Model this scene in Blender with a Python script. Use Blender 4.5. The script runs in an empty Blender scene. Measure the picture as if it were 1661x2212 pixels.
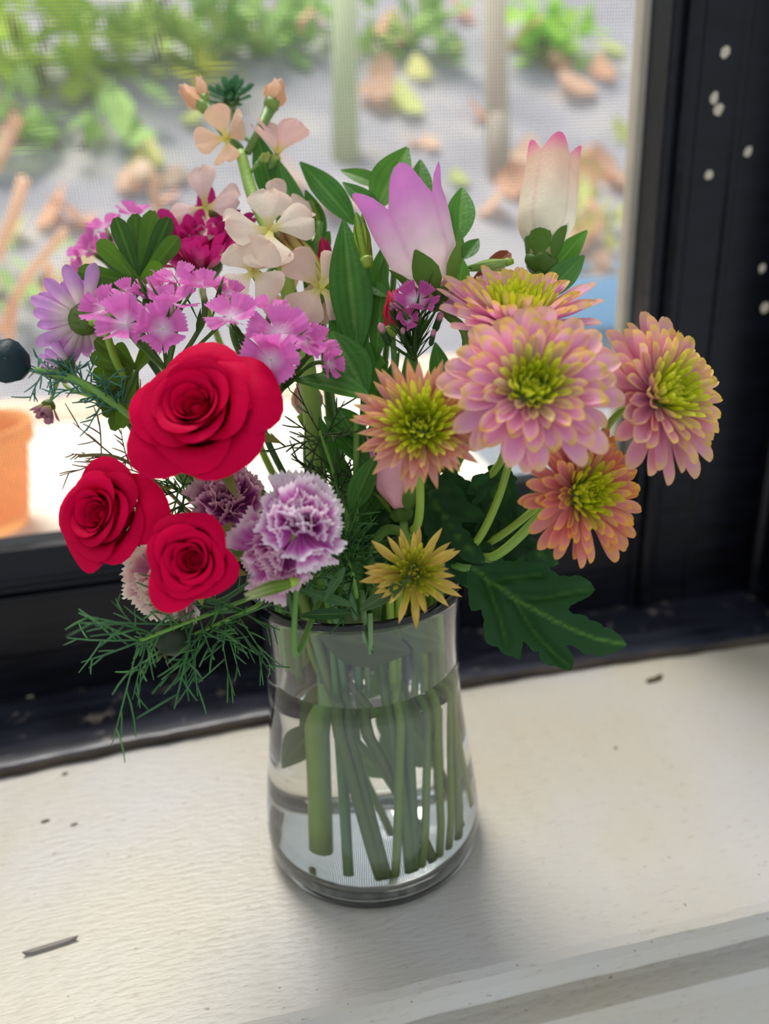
import bpy, bmesh, math, random
from mathutils import Vector, Matrix, noise
from mathutils.geometry import delaunay_2d_cdt
random.seed(7)
sc = bpy.context.scene
COL = sc.collection

# ------------------------------------------------------------------ camera
PITCH, YAW, ROLL, FPX = 0.3990, 0.1896, -0.0517, 1727.0
_h = Vector((math.sin(YAW), math.cos(YAW), 0)); _r0 = Vector((math.cos(YAW), -math.sin(YAW), 0)); _z = Vector((0, 0, 1))
FWD = _h*math.cos(PITCH) - _z*math.sin(PITCH)
_u0 = _h*math.sin(PITCH) + _z*math.cos(PITCH)
RGT = _r0*math.cos(ROLL) + _u0*math.sin(ROLL)
UPV = -_r0*math.sin(ROLL) + _u0*math.cos(ROLL)
CAM = -0.2521*_h + 0.0109*_r0 + Vector((0, 0, 0.247))
cd = bpy.data.cameras.new('camera'); cam = bpy.data.objects.new('camera', cd); COL.objects.link(cam)
m3 = Matrix((RGT, UPV, -FWD)).transposed()
cam.matrix_world = Matrix.Translation(CAM) @ m3.to_4x4()
cd.sensor_fit = 'VERTICAL'; cd.sensor_height = 24.0; cd.lens = 24.0*FPX/2212.0
cd.clip_start = 0.01; cd.clip_end = 100
cd.dof.use_dof = True; cd.dof.focus_distance = 0.246; cd.dof.aperture_fstop = 4.1
sc.camera = cam

# ------------------------------------------------------------------ light
w = bpy.data.worlds.new('World'); sc.world = w; w.use_nodes = True
bg = w.node_tree.nodes['Background']; bg.inputs[0].default_value = (0.86, 0.93, 1.0, 1); bg.inputs[1].default_value = 0.60
sd = bpy.data.lights.new('sun_offscreen', 'SUN'); sd.energy = 4.6; sd.angle = math.radians(22); sd.color = (1.0, 0.965, 0.91)
sun = bpy.data.objects.new('sun_offscreen', sd); COL.objects.link(sun)
sun.rotation_euler = Vector((0.10, -0.46, -0.88)).to_track_quat('-Z', 'Y').to_euler()
sc.view_settings.view_transform = 'Standard'; sc.view_settings.look = 'None'
sc.view_settings.exposure = 0.38; sc.view_settings.gamma = 1.0; sc.view_settings.use_curve_mapping = False

# ------------------------------------------------------------------ helpers
def S(r, g, b):
    f = lambda c: (c/255/12.92 if c <= 10 else ((c/255+0.055)/1.055)**2.4)
    return (f(r), f(g), f(b))
def mixc(a, b, t):
    t = max(0., min(1., t)); return tuple(a[i]*(1-t)+b[i]*t for i in range(3))
def sm(a, b, x):
    t = max(0., min(1., (x-a)/(b-a))); return t*t*(3-2*t)
def pt(x, y, d):                       # photograph pixel + distance along the optical axis -> world
    return CAM + d*(FWD + RGT*((x-830.5)/FPX) + UPV*((1106-y)/FPX))
def on_z(x, y, z):
    v = FWD + RGT*((x-830.5)/FPX) + UPV*((1106-y)/FPX); return CAM + v*((z-CAM.z)/v.z)
def on_y(x, y, Y):
    v = FWD + RGT*((x-830.5)/FPX) + UPV*((1106-y)/FPX); return CAM + v*((Y-CAM.y)/v.y)
def px(n, d): return n/FPX*d
def cdir(a, b, c): return (RGT*a + UPV*b - FWD*c).normalized()
def frame(o, n, spin=0.0, upref=None):
    n = n.normalized(); upref = upref or UPV
    x = upref.cross(n)
    if x.length < 1e-4: x = RGT.copy()
    x.normalize(); y = n.cross(x)
    M = Matrix((x, y, n)).transposed().to_4x4(); M.translation = o
    return M @ Matrix.Rotation(spin, 4, 'Z')

def mat(name):
    m = bpy.data.materials.new(name); m.use_nodes = True
    nt = m.node_tree; return m, nt, nt.nodes, nt.links, nt.nodes['Principled BSDF'], nt.nodes['Material Output']
def veg(name, rough, trans, bump=0.0, bscale=600, spec=0.4):
    m, nt, N, L, P, O = mat(name)
    a = N.new('ShaderNodeAttribute'); a.attribute_name = 'col'
    oi = N.new('ShaderNodeObjectInfo'); mr = N.new('ShaderNodeMapRange'); mr.inputs[3].default_value = .86; mr.inputs[4].default_value = 1.1
    L.new(oi.outputs['Random'], mr.inputs[0])
    tc = N.new('ShaderNodeTexCoord'); nz = N.new('ShaderNodeTexNoise'); nz.inputs['Scale'].default_value = 160; nz.inputs['Detail'].default_value = 3
    L.new(tc.outputs['Object'], nz.inputs['Vector'])
    m2 = N.new('ShaderNodeMapRange'); m2.inputs[3].default_value = .86; m2.inputs[4].default_value = 1.14; L.new(nz.outputs[0], m2.inputs[0])
    mu = N.new('ShaderNodeMath'); mu.operation = 'MULTIPLY'; L.new(mr.outputs[0], mu.inputs[0]); L.new(m2.outputs[0], mu.inputs[1])
    vm = N.new('ShaderNodeVectorMath'); vm.operation = 'SCALE'; L.new(a.outputs['Color'], vm.inputs[0]); L.new(mu.outputs[0], vm.inputs['Scale'])
    L.new(vm.outputs[0], P.inputs['Base Color']); P.inputs['Roughness'].default_value = rough; P.inputs['Specular IOR Level'].default_value = spec
    if bump:
        n2 = N.new('ShaderNodeTexNoise'); n2.inputs['Scale'].default_value = bscale; L.new(tc.outputs['Object'], n2.inputs['Vector'])
        b = N.new('ShaderNodeBump'); b.inputs['Strength'].default_value = bump; b.inputs['Distance'].default_value = .0006
        L.new(n2.outputs[0], b.inputs['Height']); L.new(b.outputs[0], P.inputs['Normal'])
    if trans:
        T = N.new('ShaderNodeBsdfTranslucent'); X = N.new('ShaderNodeMixShader'); X.inputs[0].default_value = trans
        L.new(vm.outputs[0], T.inputs['Color']); L.new(P.outputs[0], X.inputs[1]); L.new(T.outputs[0], X.inputs[2]); L.new(X.outputs[0], O.inputs[0])
    return m
PETAL = veg('petal', .55, .34, .25, 900, .25)
FRILL = veg('frilled_petal', .6, .5, .2, 900, .15)
VELVET = veg('rose_petal', .6, .10, .2, 1200, .05)
LEAF = veg('leaf', .42, .45, .3, 700, .3)
STEM = veg('stem', .45, 0.0, .3, 900, .4)
THREAD = veg('thread_foliage', .5, 0.15)
OUT = veg('outdoor', .9, .5, spec=.1)

def mesh(name, V, Fc, C=None, smooth=True):
    me = bpy.data.meshes.new(name); me.from_pydata([tuple(v) for v in V], [], Fc)
    if C:
        at = me.color_attributes.new('col', 'FLOAT_COLOR', 'POINT')
        fl = []
        for c in C: fl += [c[0], c[1], c[2], 1.0]
        at.data.foreach_set('color', fl)
    if smooth: me.polygons.foreach_set('use_smooth', [True]*len(me.polygons))
    me.update(); return me
WM = {}
def thing(name, label, cat, loc, group=None):
    o = bpy.data.objects.new(name, None); COL.objects.link(o); o.location = loc; o.empty_display_size = .005
    o['label'] = label; o['category'] = cat
    if group: o['group'] = group
    WM[o] = Matrix.Translation(loc); return o
def part(name, me, m, parent=None, M=None, kind=None):
    o = bpy.data.objects.new(name, me); COL.objects.link(o)
    if m and not me.materials: me.materials.append(m)
    M = M or Matrix.Identity(4); WM[o] = M
    if parent is not None:
        o.parent = parent; o.matrix_basis = WM[parent].inverted() @ M
    else: o.matrix_basis = M
    if kind: o['kind'] = kind
    return o
def tag(o, label, cat, group=None, kind=None):
    if label: o['label'] = label
    if cat: o['category'] = cat
    if group: o['group'] = group
    if kind: o['kind'] = kind
    return o
class MB:
    def __init__(s): s.V = []; s.F = []; s.C = []
    def add(s, V, F, C):
        b = len(s.V); s.V += [Vector(v) for v in V]; s.F += [tuple(i+b for i in f) for f in F]
        s.C += C if isinstance(C, list) else [C]*len(V)
    def box(s, a, b, c=(1, 1, 1)):
        (x0, y0, z0), (x1, y1, z1) = a, b
        s.add([(x0,y0,z0),(x1,y0,z0),(x1,y1,z0),(x0,y1,z0),(x0,y0,z1),(x1,y0,z1),(x1,y1,z1),(x0,y1,z1)],
              [(0,3,2,1),(4,5,6,7),(0,1,5,4),(1,2,6,5),(2,3,7,6),(3,0,4,7)], c)
    def tube(s, P, R, c, seg=8, cap=True):
        n = len(P); V = []; C = []; F = []
        ref = None
        for i in range(n):
            t = (P[min(i+1, n-1)] - P[max(i-1, 0)])
            t = t.normalized() if t.length > 1e-9 else Vector((0, 0, 1))
            if ref is None: ref = t.orthogonal().normalized()
            ref = (ref - t*ref.dot(t)).normalized(); bn = t.cross(ref)
            r = R[i] if isinstance(R, (list, tuple)) else R
            for k in range(seg):
                a = 2*math.pi*k/seg; V.append(P[i] + (ref*math.cos(a) + bn*math.sin(a))*r)
                C.append(c[i] if isinstance(c, list) else c)
        for i in range(n-1):
            for k in range(seg):
                k2 = (k+1) % seg; F.append((i*seg+k, i*seg+k2, (i+1)*seg+k2, (i+1)*seg+k))
        if cap: F.append(tuple(range(seg-1, -1, -1))); F.append(tuple((n-1)*seg+k for k in range(seg)))
        s.add(V, F, C)
    def me(s, name, smooth=True): return mesh(name, s.V, s.F, s.C, smooth)
def catmull(P, n=8):
    Q = [P[0]*2-P[1]] + list(P) + [P[-1]*2-P[-2]]; out = []
    for i in range(1, len(Q)-2):
        a, b, c, d = Q[i-1], Q[i], Q[i+1], Q[i+2]
        for k in range(n):
            t = k/n; out.append(.5*((2*b)+(c-a)*t+(2*a-5*b+4*c-d)*t*t+(3*b-a-3*c+d)*t**3))
    out.append(P[-1].copy()); return out
def grid(nu, nv, fn):
    V = []; C = []; F = []
    for j in range(nv+1):
        for i in range(nu+1):
            v, c = fn(2*i/nu-1, j/nv); V.append(v); C.append(c)
    for j in range(nv):
        for i in range(nu):
            a = j*(nu+1)+i; F.append((a, a+1, a+nu+2, a+nu+1))
    return V, F, C
def petal(L, W, prof, cup, bend, colf, nu=4, nv=6, ruffle=0, serr=0, seed=0, fold=0):
    rnd = random.Random(seed); ph = rnd.uniform(0, 6.28); ph2 = rnd.uniform(0, 6.28)
    def fn(a, s):
        s = 1-(1-s)**1.7
        s2 = s
        if serr and s > .99: s2 = s + serr*(1 if int(round((a+1)*nu/2)) % 2 else -1)*(1-abs(a)*.4)
        wd = W/2*prof(s); x = wd*a
        yy = s2 - (.10*a*a*s if serr else 0)
        if abs(bend) > 1e-3: cy = L/bend*math.sin(bend*yy); cz = L/bend*(1-math.cos(bend*yy))
        else: cy, cz = L*yy, 0
        z = cup*a*a*wd + fold*abs(a)*wd
        if ruffle: z += ruffle*L*s*s*(math.sin(a*4.2+ph)+.5*math.sin(a*9+ph2))
        an = bend*yy
        return Vector((x, cy - z*math.sin(an), cz + z*math.cos(an))), colf(a, s)
    return grid(nu, nv, fn)
pr_spoon = lambda s: (.42+.58*math.sin(min(1, s*1.12)*math.pi*.56))*math.sqrt(max(.02, 1-max(0, (s-.72)/.285)**2.2))
pr_point = lambda s: (.5+.5*math.sin(s*math.pi*.75))*max(.05, 1-max(0, (s-.5)/.51)**2)
pr_fan = lambda s: .10+.90*s**.8
pr_ob = lambda s: (.16+.84*sm(.1, .75, s))*math.sqrt(max(.03, 1-max(0, (s-.7)/.31)**2.4))
pr_lan = lambda s: max(.03, math.sin(math.pi*(s*.94+.03)**.85))
pr_str = lambda s: (.45+.55*sm(0, .8, s))*math.sqrt(max(.05, 1-max(0, (s-.8)/.21)**2))

# ------------------------------------------------------------------ setting materials
def sill_mat(name, base, yel, scale=1.0):
    m, nt, N, L, P, O = mat(name)
    tc = N.new('ShaderNodeTexCoord')
    n1 = N.new('ShaderNodeTexNoise'); n1.inputs['Scale'].default_value = 9; n1.inputs['Detail'].default_value = 4; L.new(tc.outputs['Object'], n1.inputs['Vector'])
    r1 = N.new('ShaderNodeValToRGB'); r1.color_ramp.elements[0].position = .36; r1.color_ramp.elements[1].position = .66
    r1.color_ramp.elements[0].color = (*yel, 1); r1.color_ramp.elements[1].color = (*base, 1); L.new(n1.outputs[0], r1.inputs[0])
    mp = N.new('ShaderNodeMapping'); mp.inputs['Scale'].default_value = (160, 620, 620); L.new(tc.outputs['Object'], mp.inputs[0])
    n2 = N.new('ShaderNodeTexNoise'); n2.inputs['Scale'].default_value = 1.0; n2.inputs['Detail'].default_value = 6; L.new(mp.outputs[0], n2.inputs['Vector'])
    r2 = N.new('ShaderNodeValToRGB'); r2.color_ramp.elements[0].position = .28; r2.color_ramp.elements[1].position = .40
    r2.color_ramp.elements[0].color = (.80, .77, .72, 1); r2.color_ramp.elements[1].color = (1, 1, 1, 1); L.new(n2.outputs[0], r2.inputs[0])
    mp3 = N.new('ShaderNodeMapping'); mp3.inputs['Scale'].default_value = (330, 520, 520); L.new(tc.outputs['Object'], mp3.inputs[0])
    v = N.new('ShaderNodeTexNoise'); v.inputs['Scale'].default_value = 1.; v.inputs['Detail'].default_value = 2; L.new(mp3.outputs[0], v.inputs['Vector'])
    r3 = N.new('ShaderNodeValToRGB'); r3.color_ramp.elements[0].position = .245; r3.color_ramp.elements[1].position = .285
    r3.color_ramp.elements[0].color = (.25, .19, .11, 1); r3.color_ramp.elements[1].color = (1, 1, 1, 1); L.new(v.outputs[0], r3.inputs[0])
    a = N.new('ShaderNodeMixRGB'); a.blend_type = 'MULTIPLY'; a.inputs[0].default_value = .8; L.new(r1.outputs[0], a.inputs[1]); L.new(r2.outputs[0], a.inputs[2])
    b = N.new('ShaderNodeMixRGB'); b.blend_type = 'MULTIPLY'; b.inputs[0].default_value = .8; L.new(a.outputs[0], b.inputs[1]); L.new(r3.outputs[0], b.inputs[2])
    L.new(b.outputs[0], P.inputs['Base Color']); P.inputs['Roughness'].default_value = .36; P.inputs['Specular IOR Level'].default_value = .5
    bp = N.new('ShaderNodeBump'); bp.inputs['Strength'].default_value = .45; bp.inputs['Distance'].default_value = .0008
    L.new(n2.outputs[0], bp.inputs['Height']); L.new(bp.outputs[0], P.inputs['Normal'])
    return m
SILL = sill_mat('cream_gloss_paint', S(190, 186, 181), S(190, 181, 160))
def dark_paint(name, c0, c1, wear, amt, rough=.3, sc_=(30, 160, 160), bump=.35, spec=.5):
    m, nt, N, L, P, O = mat(name)
    tc = N.new('ShaderNodeTexCoord'); mp = N.new('ShaderNodeMapping'); mp.inputs['Scale'].default_value = sc_; L.new(tc.outputs['Object'], mp.inputs[0])
    n1 = N.new('ShaderNodeTexNoise'); n1.inputs['Scale'].default_value = 1; n1.inputs['Detail'].default_value = 5; L.new(mp.outputs[0], n1.inputs['Vector'])
    r1 = N.new('ShaderNodeValToRGB'); r1.color_ramp.elements[0].position = .35; r1.color_ramp.elements[1].position = .65
    r1.color_ramp.elements[0].color = (*c0, 1); r1.color_ramp.elements[1].color = (*c1, 1); L.new(n1.outputs[0], r1.inputs[0])
    n2 = N.new('ShaderNodeTexNoise'); n2.inputs['Scale'].default_value = 75; n2.inputs['Detail'].default_value = 7; n2.inputs['Roughness'].default_value = .7; L.new(tc.outputs['Object'], n2.inputs['Vector'])
    r2 = N.new('ShaderNodeValToRGB'); r2.color_ramp.elements[0].position = amt; r2.color_ramp.elements[1].position = amt+.07; L.new(n2.outputs[0], r2.inputs[0])
    x = N.new('ShaderNodeMixRGB'); L.new(r2.outputs[0], x.inputs[0]); L.new(r1.outputs[0], x.inputs[1]); x.inputs[2].default_value = (*wear, 1)
    L.new(x.outputs[0], P.inputs['Base Color']); P.inputs['Roughness'].default_value = rough; P.inputs['Specular IOR Level'].default_value = spec
    bp = N.new('ShaderNodeBump'); bp.inputs['Strength'].default_value = bump; bp.inputs['Distance'].default_value = .001
    L.new(n1.outputs[0], bp.inputs['Height']); L.new(bp.outputs[0], P.inputs['Normal'])
    return m
BLACK = dark_paint('black_gloss_paint', S(5, 5, 10), S(14, 15, 26), S(52, 50, 54), .74, .30, spec=.30)
STRIPM = dark_paint('weathered_black_paint', S(24, 25, 34), S(46, 48, 60), S(150, 142, 134), .64, .30)
STRIPD = dark_paint('worn_black_paint', S(24, 25, 34), S(46, 48, 60), S(132, 120, 112), .58, .34)
RAW = dark_paint('raw_wood_edge', S(28, 22, 20), S(74, 62, 48), S(120, 104, 84), .62, .7)
def flat(name, c, rough=.6):
    m, nt, N, L, P, O = mat(name)
    tc = N.new('ShaderNodeTexCoord'); n = N.new('ShaderNodeTexNoise'); n.inputs['Scale'].default_value = 60; L.new(tc.outputs['Object'], n.inputs['Vector'])
    r = N.new('ShaderNodeValToRGB'); r.color_ramp.elements[0].color = (*[q*.8 for q in c], 1); r.color_ramp.elements[1].color = (*[min(1, q*1.15) for q in c], 1)
    L.new(n.outputs[0], r.inputs[0]); L.new(r.outputs[0], P.inputs['Base Color']); P.inputs['Roughness'].default_value = rough; return m

# ------------------------------------------------------------------ sill and window
def extrude(prof, x0, x1, n=1, warp=None):
    V = []; F = []; m = len(prof)
    for i in range(n+1):
        x = x0+(x1-x0)*i/n
        for (y, z) in prof:
            dy, dz = warp(x, y, z) if warp else (0, 0)
            V.append(Vector((x, y+dy, z+dz)))
    for i in range(n):
        for k in range(m):
            k2 = (k+1) % m; F.append((i*m+k, (i+1)*m+k, (i+1)*m+k2, i*m+k2))
    F.append(tuple(range(m))); F.append(tuple(n*m+k for k in range(m-1, -1, -1)))
    return V, F
X0, X1 = -.62, .62
def nz3(x, y, z, s, seed=0): return noise.noise(Vector((x*s+seed, y*s, z*s)))
V, F = extrude([(.16, 0), (.16, -.03), (-.060, -.03), (-.0690, -.0165), (-.0722, -.0150), (-.0740, -.0115), (-.0744, -.0045), (-.0730, -.0012), (-.0700, 0)], X0, X1, 160,
    lambda x, y, z: ((nz3(x, 0, 0, 60)*.0005+nz3(x, 0, 0, 14, 3)*.0006, nz3(x, y, 0, 80, 5)*.0002) if y < -.065 else (0, 0)))
sill = mesh('trim_1', V, F, None, False)
sill.materials.append(SILL)
so = part('trim_1', sill, None); tag(so, 'cream painted wooden windowsill with worn gloss paint under the vase', None, kind='structure')
V, F = extrude([(-.052, -.03), (-.052, -.036), (-.058, -.040), (-.0655, -.0430), (-.0655, -.0520), (-.062, -.058), (-.055, -.060), (-.055, -.80), (-.02, -.80), (-.02, -.03)], X0, X1, 1)
tag(part('wall_front', mesh('wall_front', V, F, None, False), SILL), 'cream apron moulding and wall below the windowsill', None, kind='structure')
bow = lambda x: -.0005 + .0034 - .20*(x-.055)**2 if abs(x) < .4 else -.02
def wp(x, y, z):
    if y > .12: return (0, nz3(x, y, z, 40)*.0003)
    return (bow(x) + nz3(x, y, z, 70)*.0009 + nz3(x, y, z, 210, 9)*.0006, nz3(x, y, z, 50, 4)*.0005 + nz3(x, y, z, 180)*.0003)
V, F = extrude([(.0800, -.001), (.0795, .0026), (.0808, .0044), (.0835, .0050), (.0900, .0050), (.0970, .0050), (.1010, .0048), (.1030, .0040), (.112, .0042), (.122, .0046), (.134, .006), (.134, -.001)], X0, X1, 260, wp)
st = mesh('trim_2', V, F, None, True); st.materials.append(STRIPM); st.materials.append(STRIPD); st.materials.append(RAW)
for i, p in enumerate(st.polygons):
    y = p.center.y - bow(p.center.x)
    p.material_index = 2 if (p.center.z < .0040 and y < .083) else (0 if y < .102 else 1)
    p.use_smooth = True
tag(part('trim_2', st, None), 'weathered black painted strip along the back of the windowsill', None, kind='structure')
win = bpy.data.objects.new('window_1', None); COL.objects.link(win); win['kind'] = 'structure'; win['label'] = 'black painted sash window with insect screen behind the flowers'; WM[win] = Matrix.Identity(4)
V, F = extrude([(.1300, .002), (.1302, .030), (.1296, .031), (.1300, .060), (.1275, .0615), (.1285, .0632), (.1325, .0645), (.1328, .0670), (.1300, .0690), (.1318, .0712), (.1350, .0735), (.1358, .0820), (.1368, .0855), (.1400, .0872), (.1500, .0880), (.1500, .002)], X0, .2, 1)
part('bottom_rail', mesh('bottom_rail', V, F, None, False), BLACK, win)
for zz, yy in ((.0632, .1272), (.0706, .1296)):
    V, F = extrude([(yy, zz-.0004), (yy, zz+.0003), (yy+.0008, zz+.0010), (yy+.0024, zz+.0012), (yy+.0040, zz+.0006), (yy+.0040, zz-.0004)], X0, .19, 1)
    part('bead', mesh('bead', V, F, None, False), BLACK, win)
V, F = extrude([(.130, .64), (.130, .72), (.15, .72), (.15, .64)], X0, .26, 1)
part('top_rail', mesh('top_rail', V, F, None, False), BLACK, win)
def vprof(P, z0, z1):
    n = len(P); V = [(x, y, z0) for x, y in P]+[(x, y, z1) for x, y in P]
    F = [(k, (k+1) % n, n+(k+1) % n, n+k) for k in range(n)]+[tuple(range(n-1, -1, -1)), tuple(n+k for k in range(n))]
    return V, F
V, F = vprof([(.1790, .150), (.1786, .1300), (.1792, .1285), (.1838, .1285), (.1846, .1250), (.1870, .1232), (.1915, .1240), (.1935, .1262), (.2120, .1266), (.2135, .1250), (.2160, .1250), (.2175, .1268), (.262, .1268), (.262, .150)], .002, .72)
part('stile', mesh('stile', V, F, None, False), BLACK, win)
V, F = vprof([(-.60, .15), (-.60, .13), (-.55, .13), (-.55, .15)], .002, .72)
part('stile', mesh('stile', V, F, None, False), BLACK, win)
V, F = vprof([(.256, .135), (.253, .122), (.2530, .1200), (.2560, .1180), (.2560, .0870), (.2600, .0840), (.40, .0840), (.40, .135)], .004, .75)
part('jamb', mesh('jamb', V, F, None, False), dark_paint('worn_jamb_paint', S(5, 5, 10), S(14, 15, 26), S(100, 96, 96), .66, .30, spec=.30), win)
# insect screen: real wires
sb = MB(); sx0, sx1, sz0, sz1, pitch, wr = -.54, .178, .080, .64, .00145, .00011
n = int((sx1-sx0)/pitch)
for i in range(n): x = sx0+i*pitch; sb.box((x-wr, .1578, sz0), (x+wr, .1580, sz1))
for i in range(int((sz1-sz0)/pitch)): z = sz0+i*pitch; sb.box((sx0, .1580, z-wr), (sx1, .1582, z+wr))
part('insect_screen', sb.me('insect_screen', False), flat('screen_wire', (.20, .20, .21), .5), win, kind='stuff')
V, F = vprof([(.1762, .160), (.1762, .152), (.1800, .152), (.1800, .160)], .05, .72)
tag(part('trim_3', mesh('trim_3', V, F, None, False), flat('pale_outer_trim', S(205, 196, 176))), 'pale outer edge of the window opening beside the black stile', None, kind='structure')

# ------------------------------------------------------------------ vase and water
PROF = [(.0362, .0), (.0372, .0), (.0390, .0004), (.0402, .0010), (.0418, .0032), (.0425, .0080), (.0424, .014), (.0415, .024), (.0399, .036), (.0379, .050), (.0365, .062), (.0357, .074), (.0355, .084), (.0359, .095), (.0369, .106), (.0380, .114), (.0387, .1185)]
def lathe(P, seg=96):
    V = []; F = []
    for r, z in P:
        for k in range(seg): a = 2*math.pi*k/seg; V.append((r*math.cos(a), r*math.sin(a), z))
    for i in range(len(P)-1):
        for k in range(seg): k2 = (k+1) % seg; F.append((i*seg+k, i*seg+k2, (i+1)*seg+k2, (i+1)*seg+k))
    return V, F
def closed(P, seg=96):
    V, F = lathe(P, seg); n = len(P)
    V += [(0, 0, P[0][1]), (0, 0, P[-1][1])]; b = len(V)-2
    for k in range(seg):
        k2 = (k+1) % seg; F.append((b, k2, k)); F.append((b+1, (n-1)*seg+k, (n-1)*seg+k2))
    return V, F
TH = .0019
inner = [(r-TH, z) for r, z in PROF if z > .012]
allp = PROF + [(.0384, .1192), (.0376, .1194), (.0369, .1190)] + inner[::-1][1:] + [(.0395, .0115), (.0375, .0088), (.034, .0078), (.033, .0077), (.020, .0077)]
V, F = closed(allp)
gm, nt, N, L, P, O = mat('clear_glass')
P.inputs['Transmission Weight'].default_value = 1; P.inputs['Roughness'].default_value = 0.0; P.inputs['IOR'].default_value = 1.46; P.inputs['Base Color'].default_value = (.985, .995, .99, 1)
tag(part('glass_vase', mesh('glass_vase', V, F), gm, None, Matrix.Translation((0, 0, .00025))), 'clear waisted glass vase with flared rim standing on the cream windowsill', 'vase')
WL = .0855
wpf = [(.034, .0076), (.0375, .0086), (.0397, .0114)] + [(r+.0003, z) for r, z in inner if z < WL-.002] + [(.03375+.0003, WL), (.0332, WL-.0002)]
V, F = closed(wpf)
wm, nt, N, L, P, O = mat('water')
P.inputs['Transmission Weight'].default_value = 1; P.inputs['Roughness'].default_value = 0.0; P.inputs['IOR'].default_value = 1.33; P.inputs['Base Color'].default_value = (.985, 1.0, .985, 1)
tag(part('vase_water', mesh('vase_water', V, F), wm), 'clear water filling the glass vase two thirds up around green stems', 'water')

# ------------------------------------------------------------------ stems
G_STEM = S(146, 178, 60); G_DARK = S(58, 88, 46); G_LIME = S(206, 224, 84)
def stem(root, head, n, bot, r=.0016, col=G_STEM, mouth=None, extra=None, back=.02, name='stem', col2=None, short=None):
    hv = Vector((head.x, head.y)); 
    if mouth is None:
        d = hv.normalized() if hv.length > 1e-5 else Vector((0, 1)); mr = min(.027, .42*hv.length); mouth = (d.x*mr, d.y*mr)
    end = Vector((bot[0], bot[1], .0105))
    if short: end = Vector((mouth[0]*.9+bot[0]*.1, mouth[1]*.9+bot[1]*.1, short))
    P = [head, head - n*back] + (extra or []) + [Vector((mouth[0], mouth[1], .122)), end]
    Q = catmull(P, 9); k = len(Q)
    Q2 = []
    for q in Q:
        if q.z < .118:
            rr = math.hypot(q.x, q.y)
            if rr > .0312: q = Vector((q.x*.0312/rr, q.y*.0312/rr, q.z))
        Q2.append(q)
    b = MB(); c2 = col2 or col
    b.tube(Q2, [r*(.75+.35*i/k) for i in range(k)], [mixc(col, c2, i/k) for i in range(k)], 8)
    return part(name, b.me('stem'), STEM, root)
def bpos(x, y):                       # where a cut stem end stands on the vase floor
    q = on_z(x, y, .0085); rr = math.hypot(q.x, q.y)
    if rr > .033: q = Vector((q.x*.033/rr, q.y*.033/rr, q.z))
    return (q.x, q.y)

def leaf(root, b, t, width, nrm=None, bend=.5, fold=.35, c=(.1, .3, .05), c2=None, prof=pr_lan, nu=6, nv=12, name='leaf', twist=0, serr=0, m=None):
    ax = t-b; L = ax.length; y = ax.normalized(); nrm = (nrm or cdir(0, .3, 1)); x = y.cross(nrm).normalized(); z = x.cross(y)
    c2 = c2 or mixc(c, (.75, 1, .3), .3)
    def fn(a, s):
        wd = width/2*prof(s)
        if serr: wd *= 1+serr*math.sin(s*60)
        zz = fold*abs(a)*wd + bend*L*(s-s*s)
        tw = twist*s
        X = x*math.cos(tw)+z*math.sin(tw); Z = z*math.cos(tw)-x*math.sin(tw)
        vein = .5+.5*math.cos(a*15.7)
        cc = mixc(mixc(c, c2, .16*vein), c2, .35*math.exp(-(a/.08)**2))
        return b + y*(L*s) + X*(wd*a) + Z*zz, cc
    V, F, C = grid(nu if not serr else nu, nv, fn)
    # origin at leaf base
    me = mesh(name, [v-b for v in V], F, C)
    return part(name, me, m or LEAF, root, Matrix.Translation(b))

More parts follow.
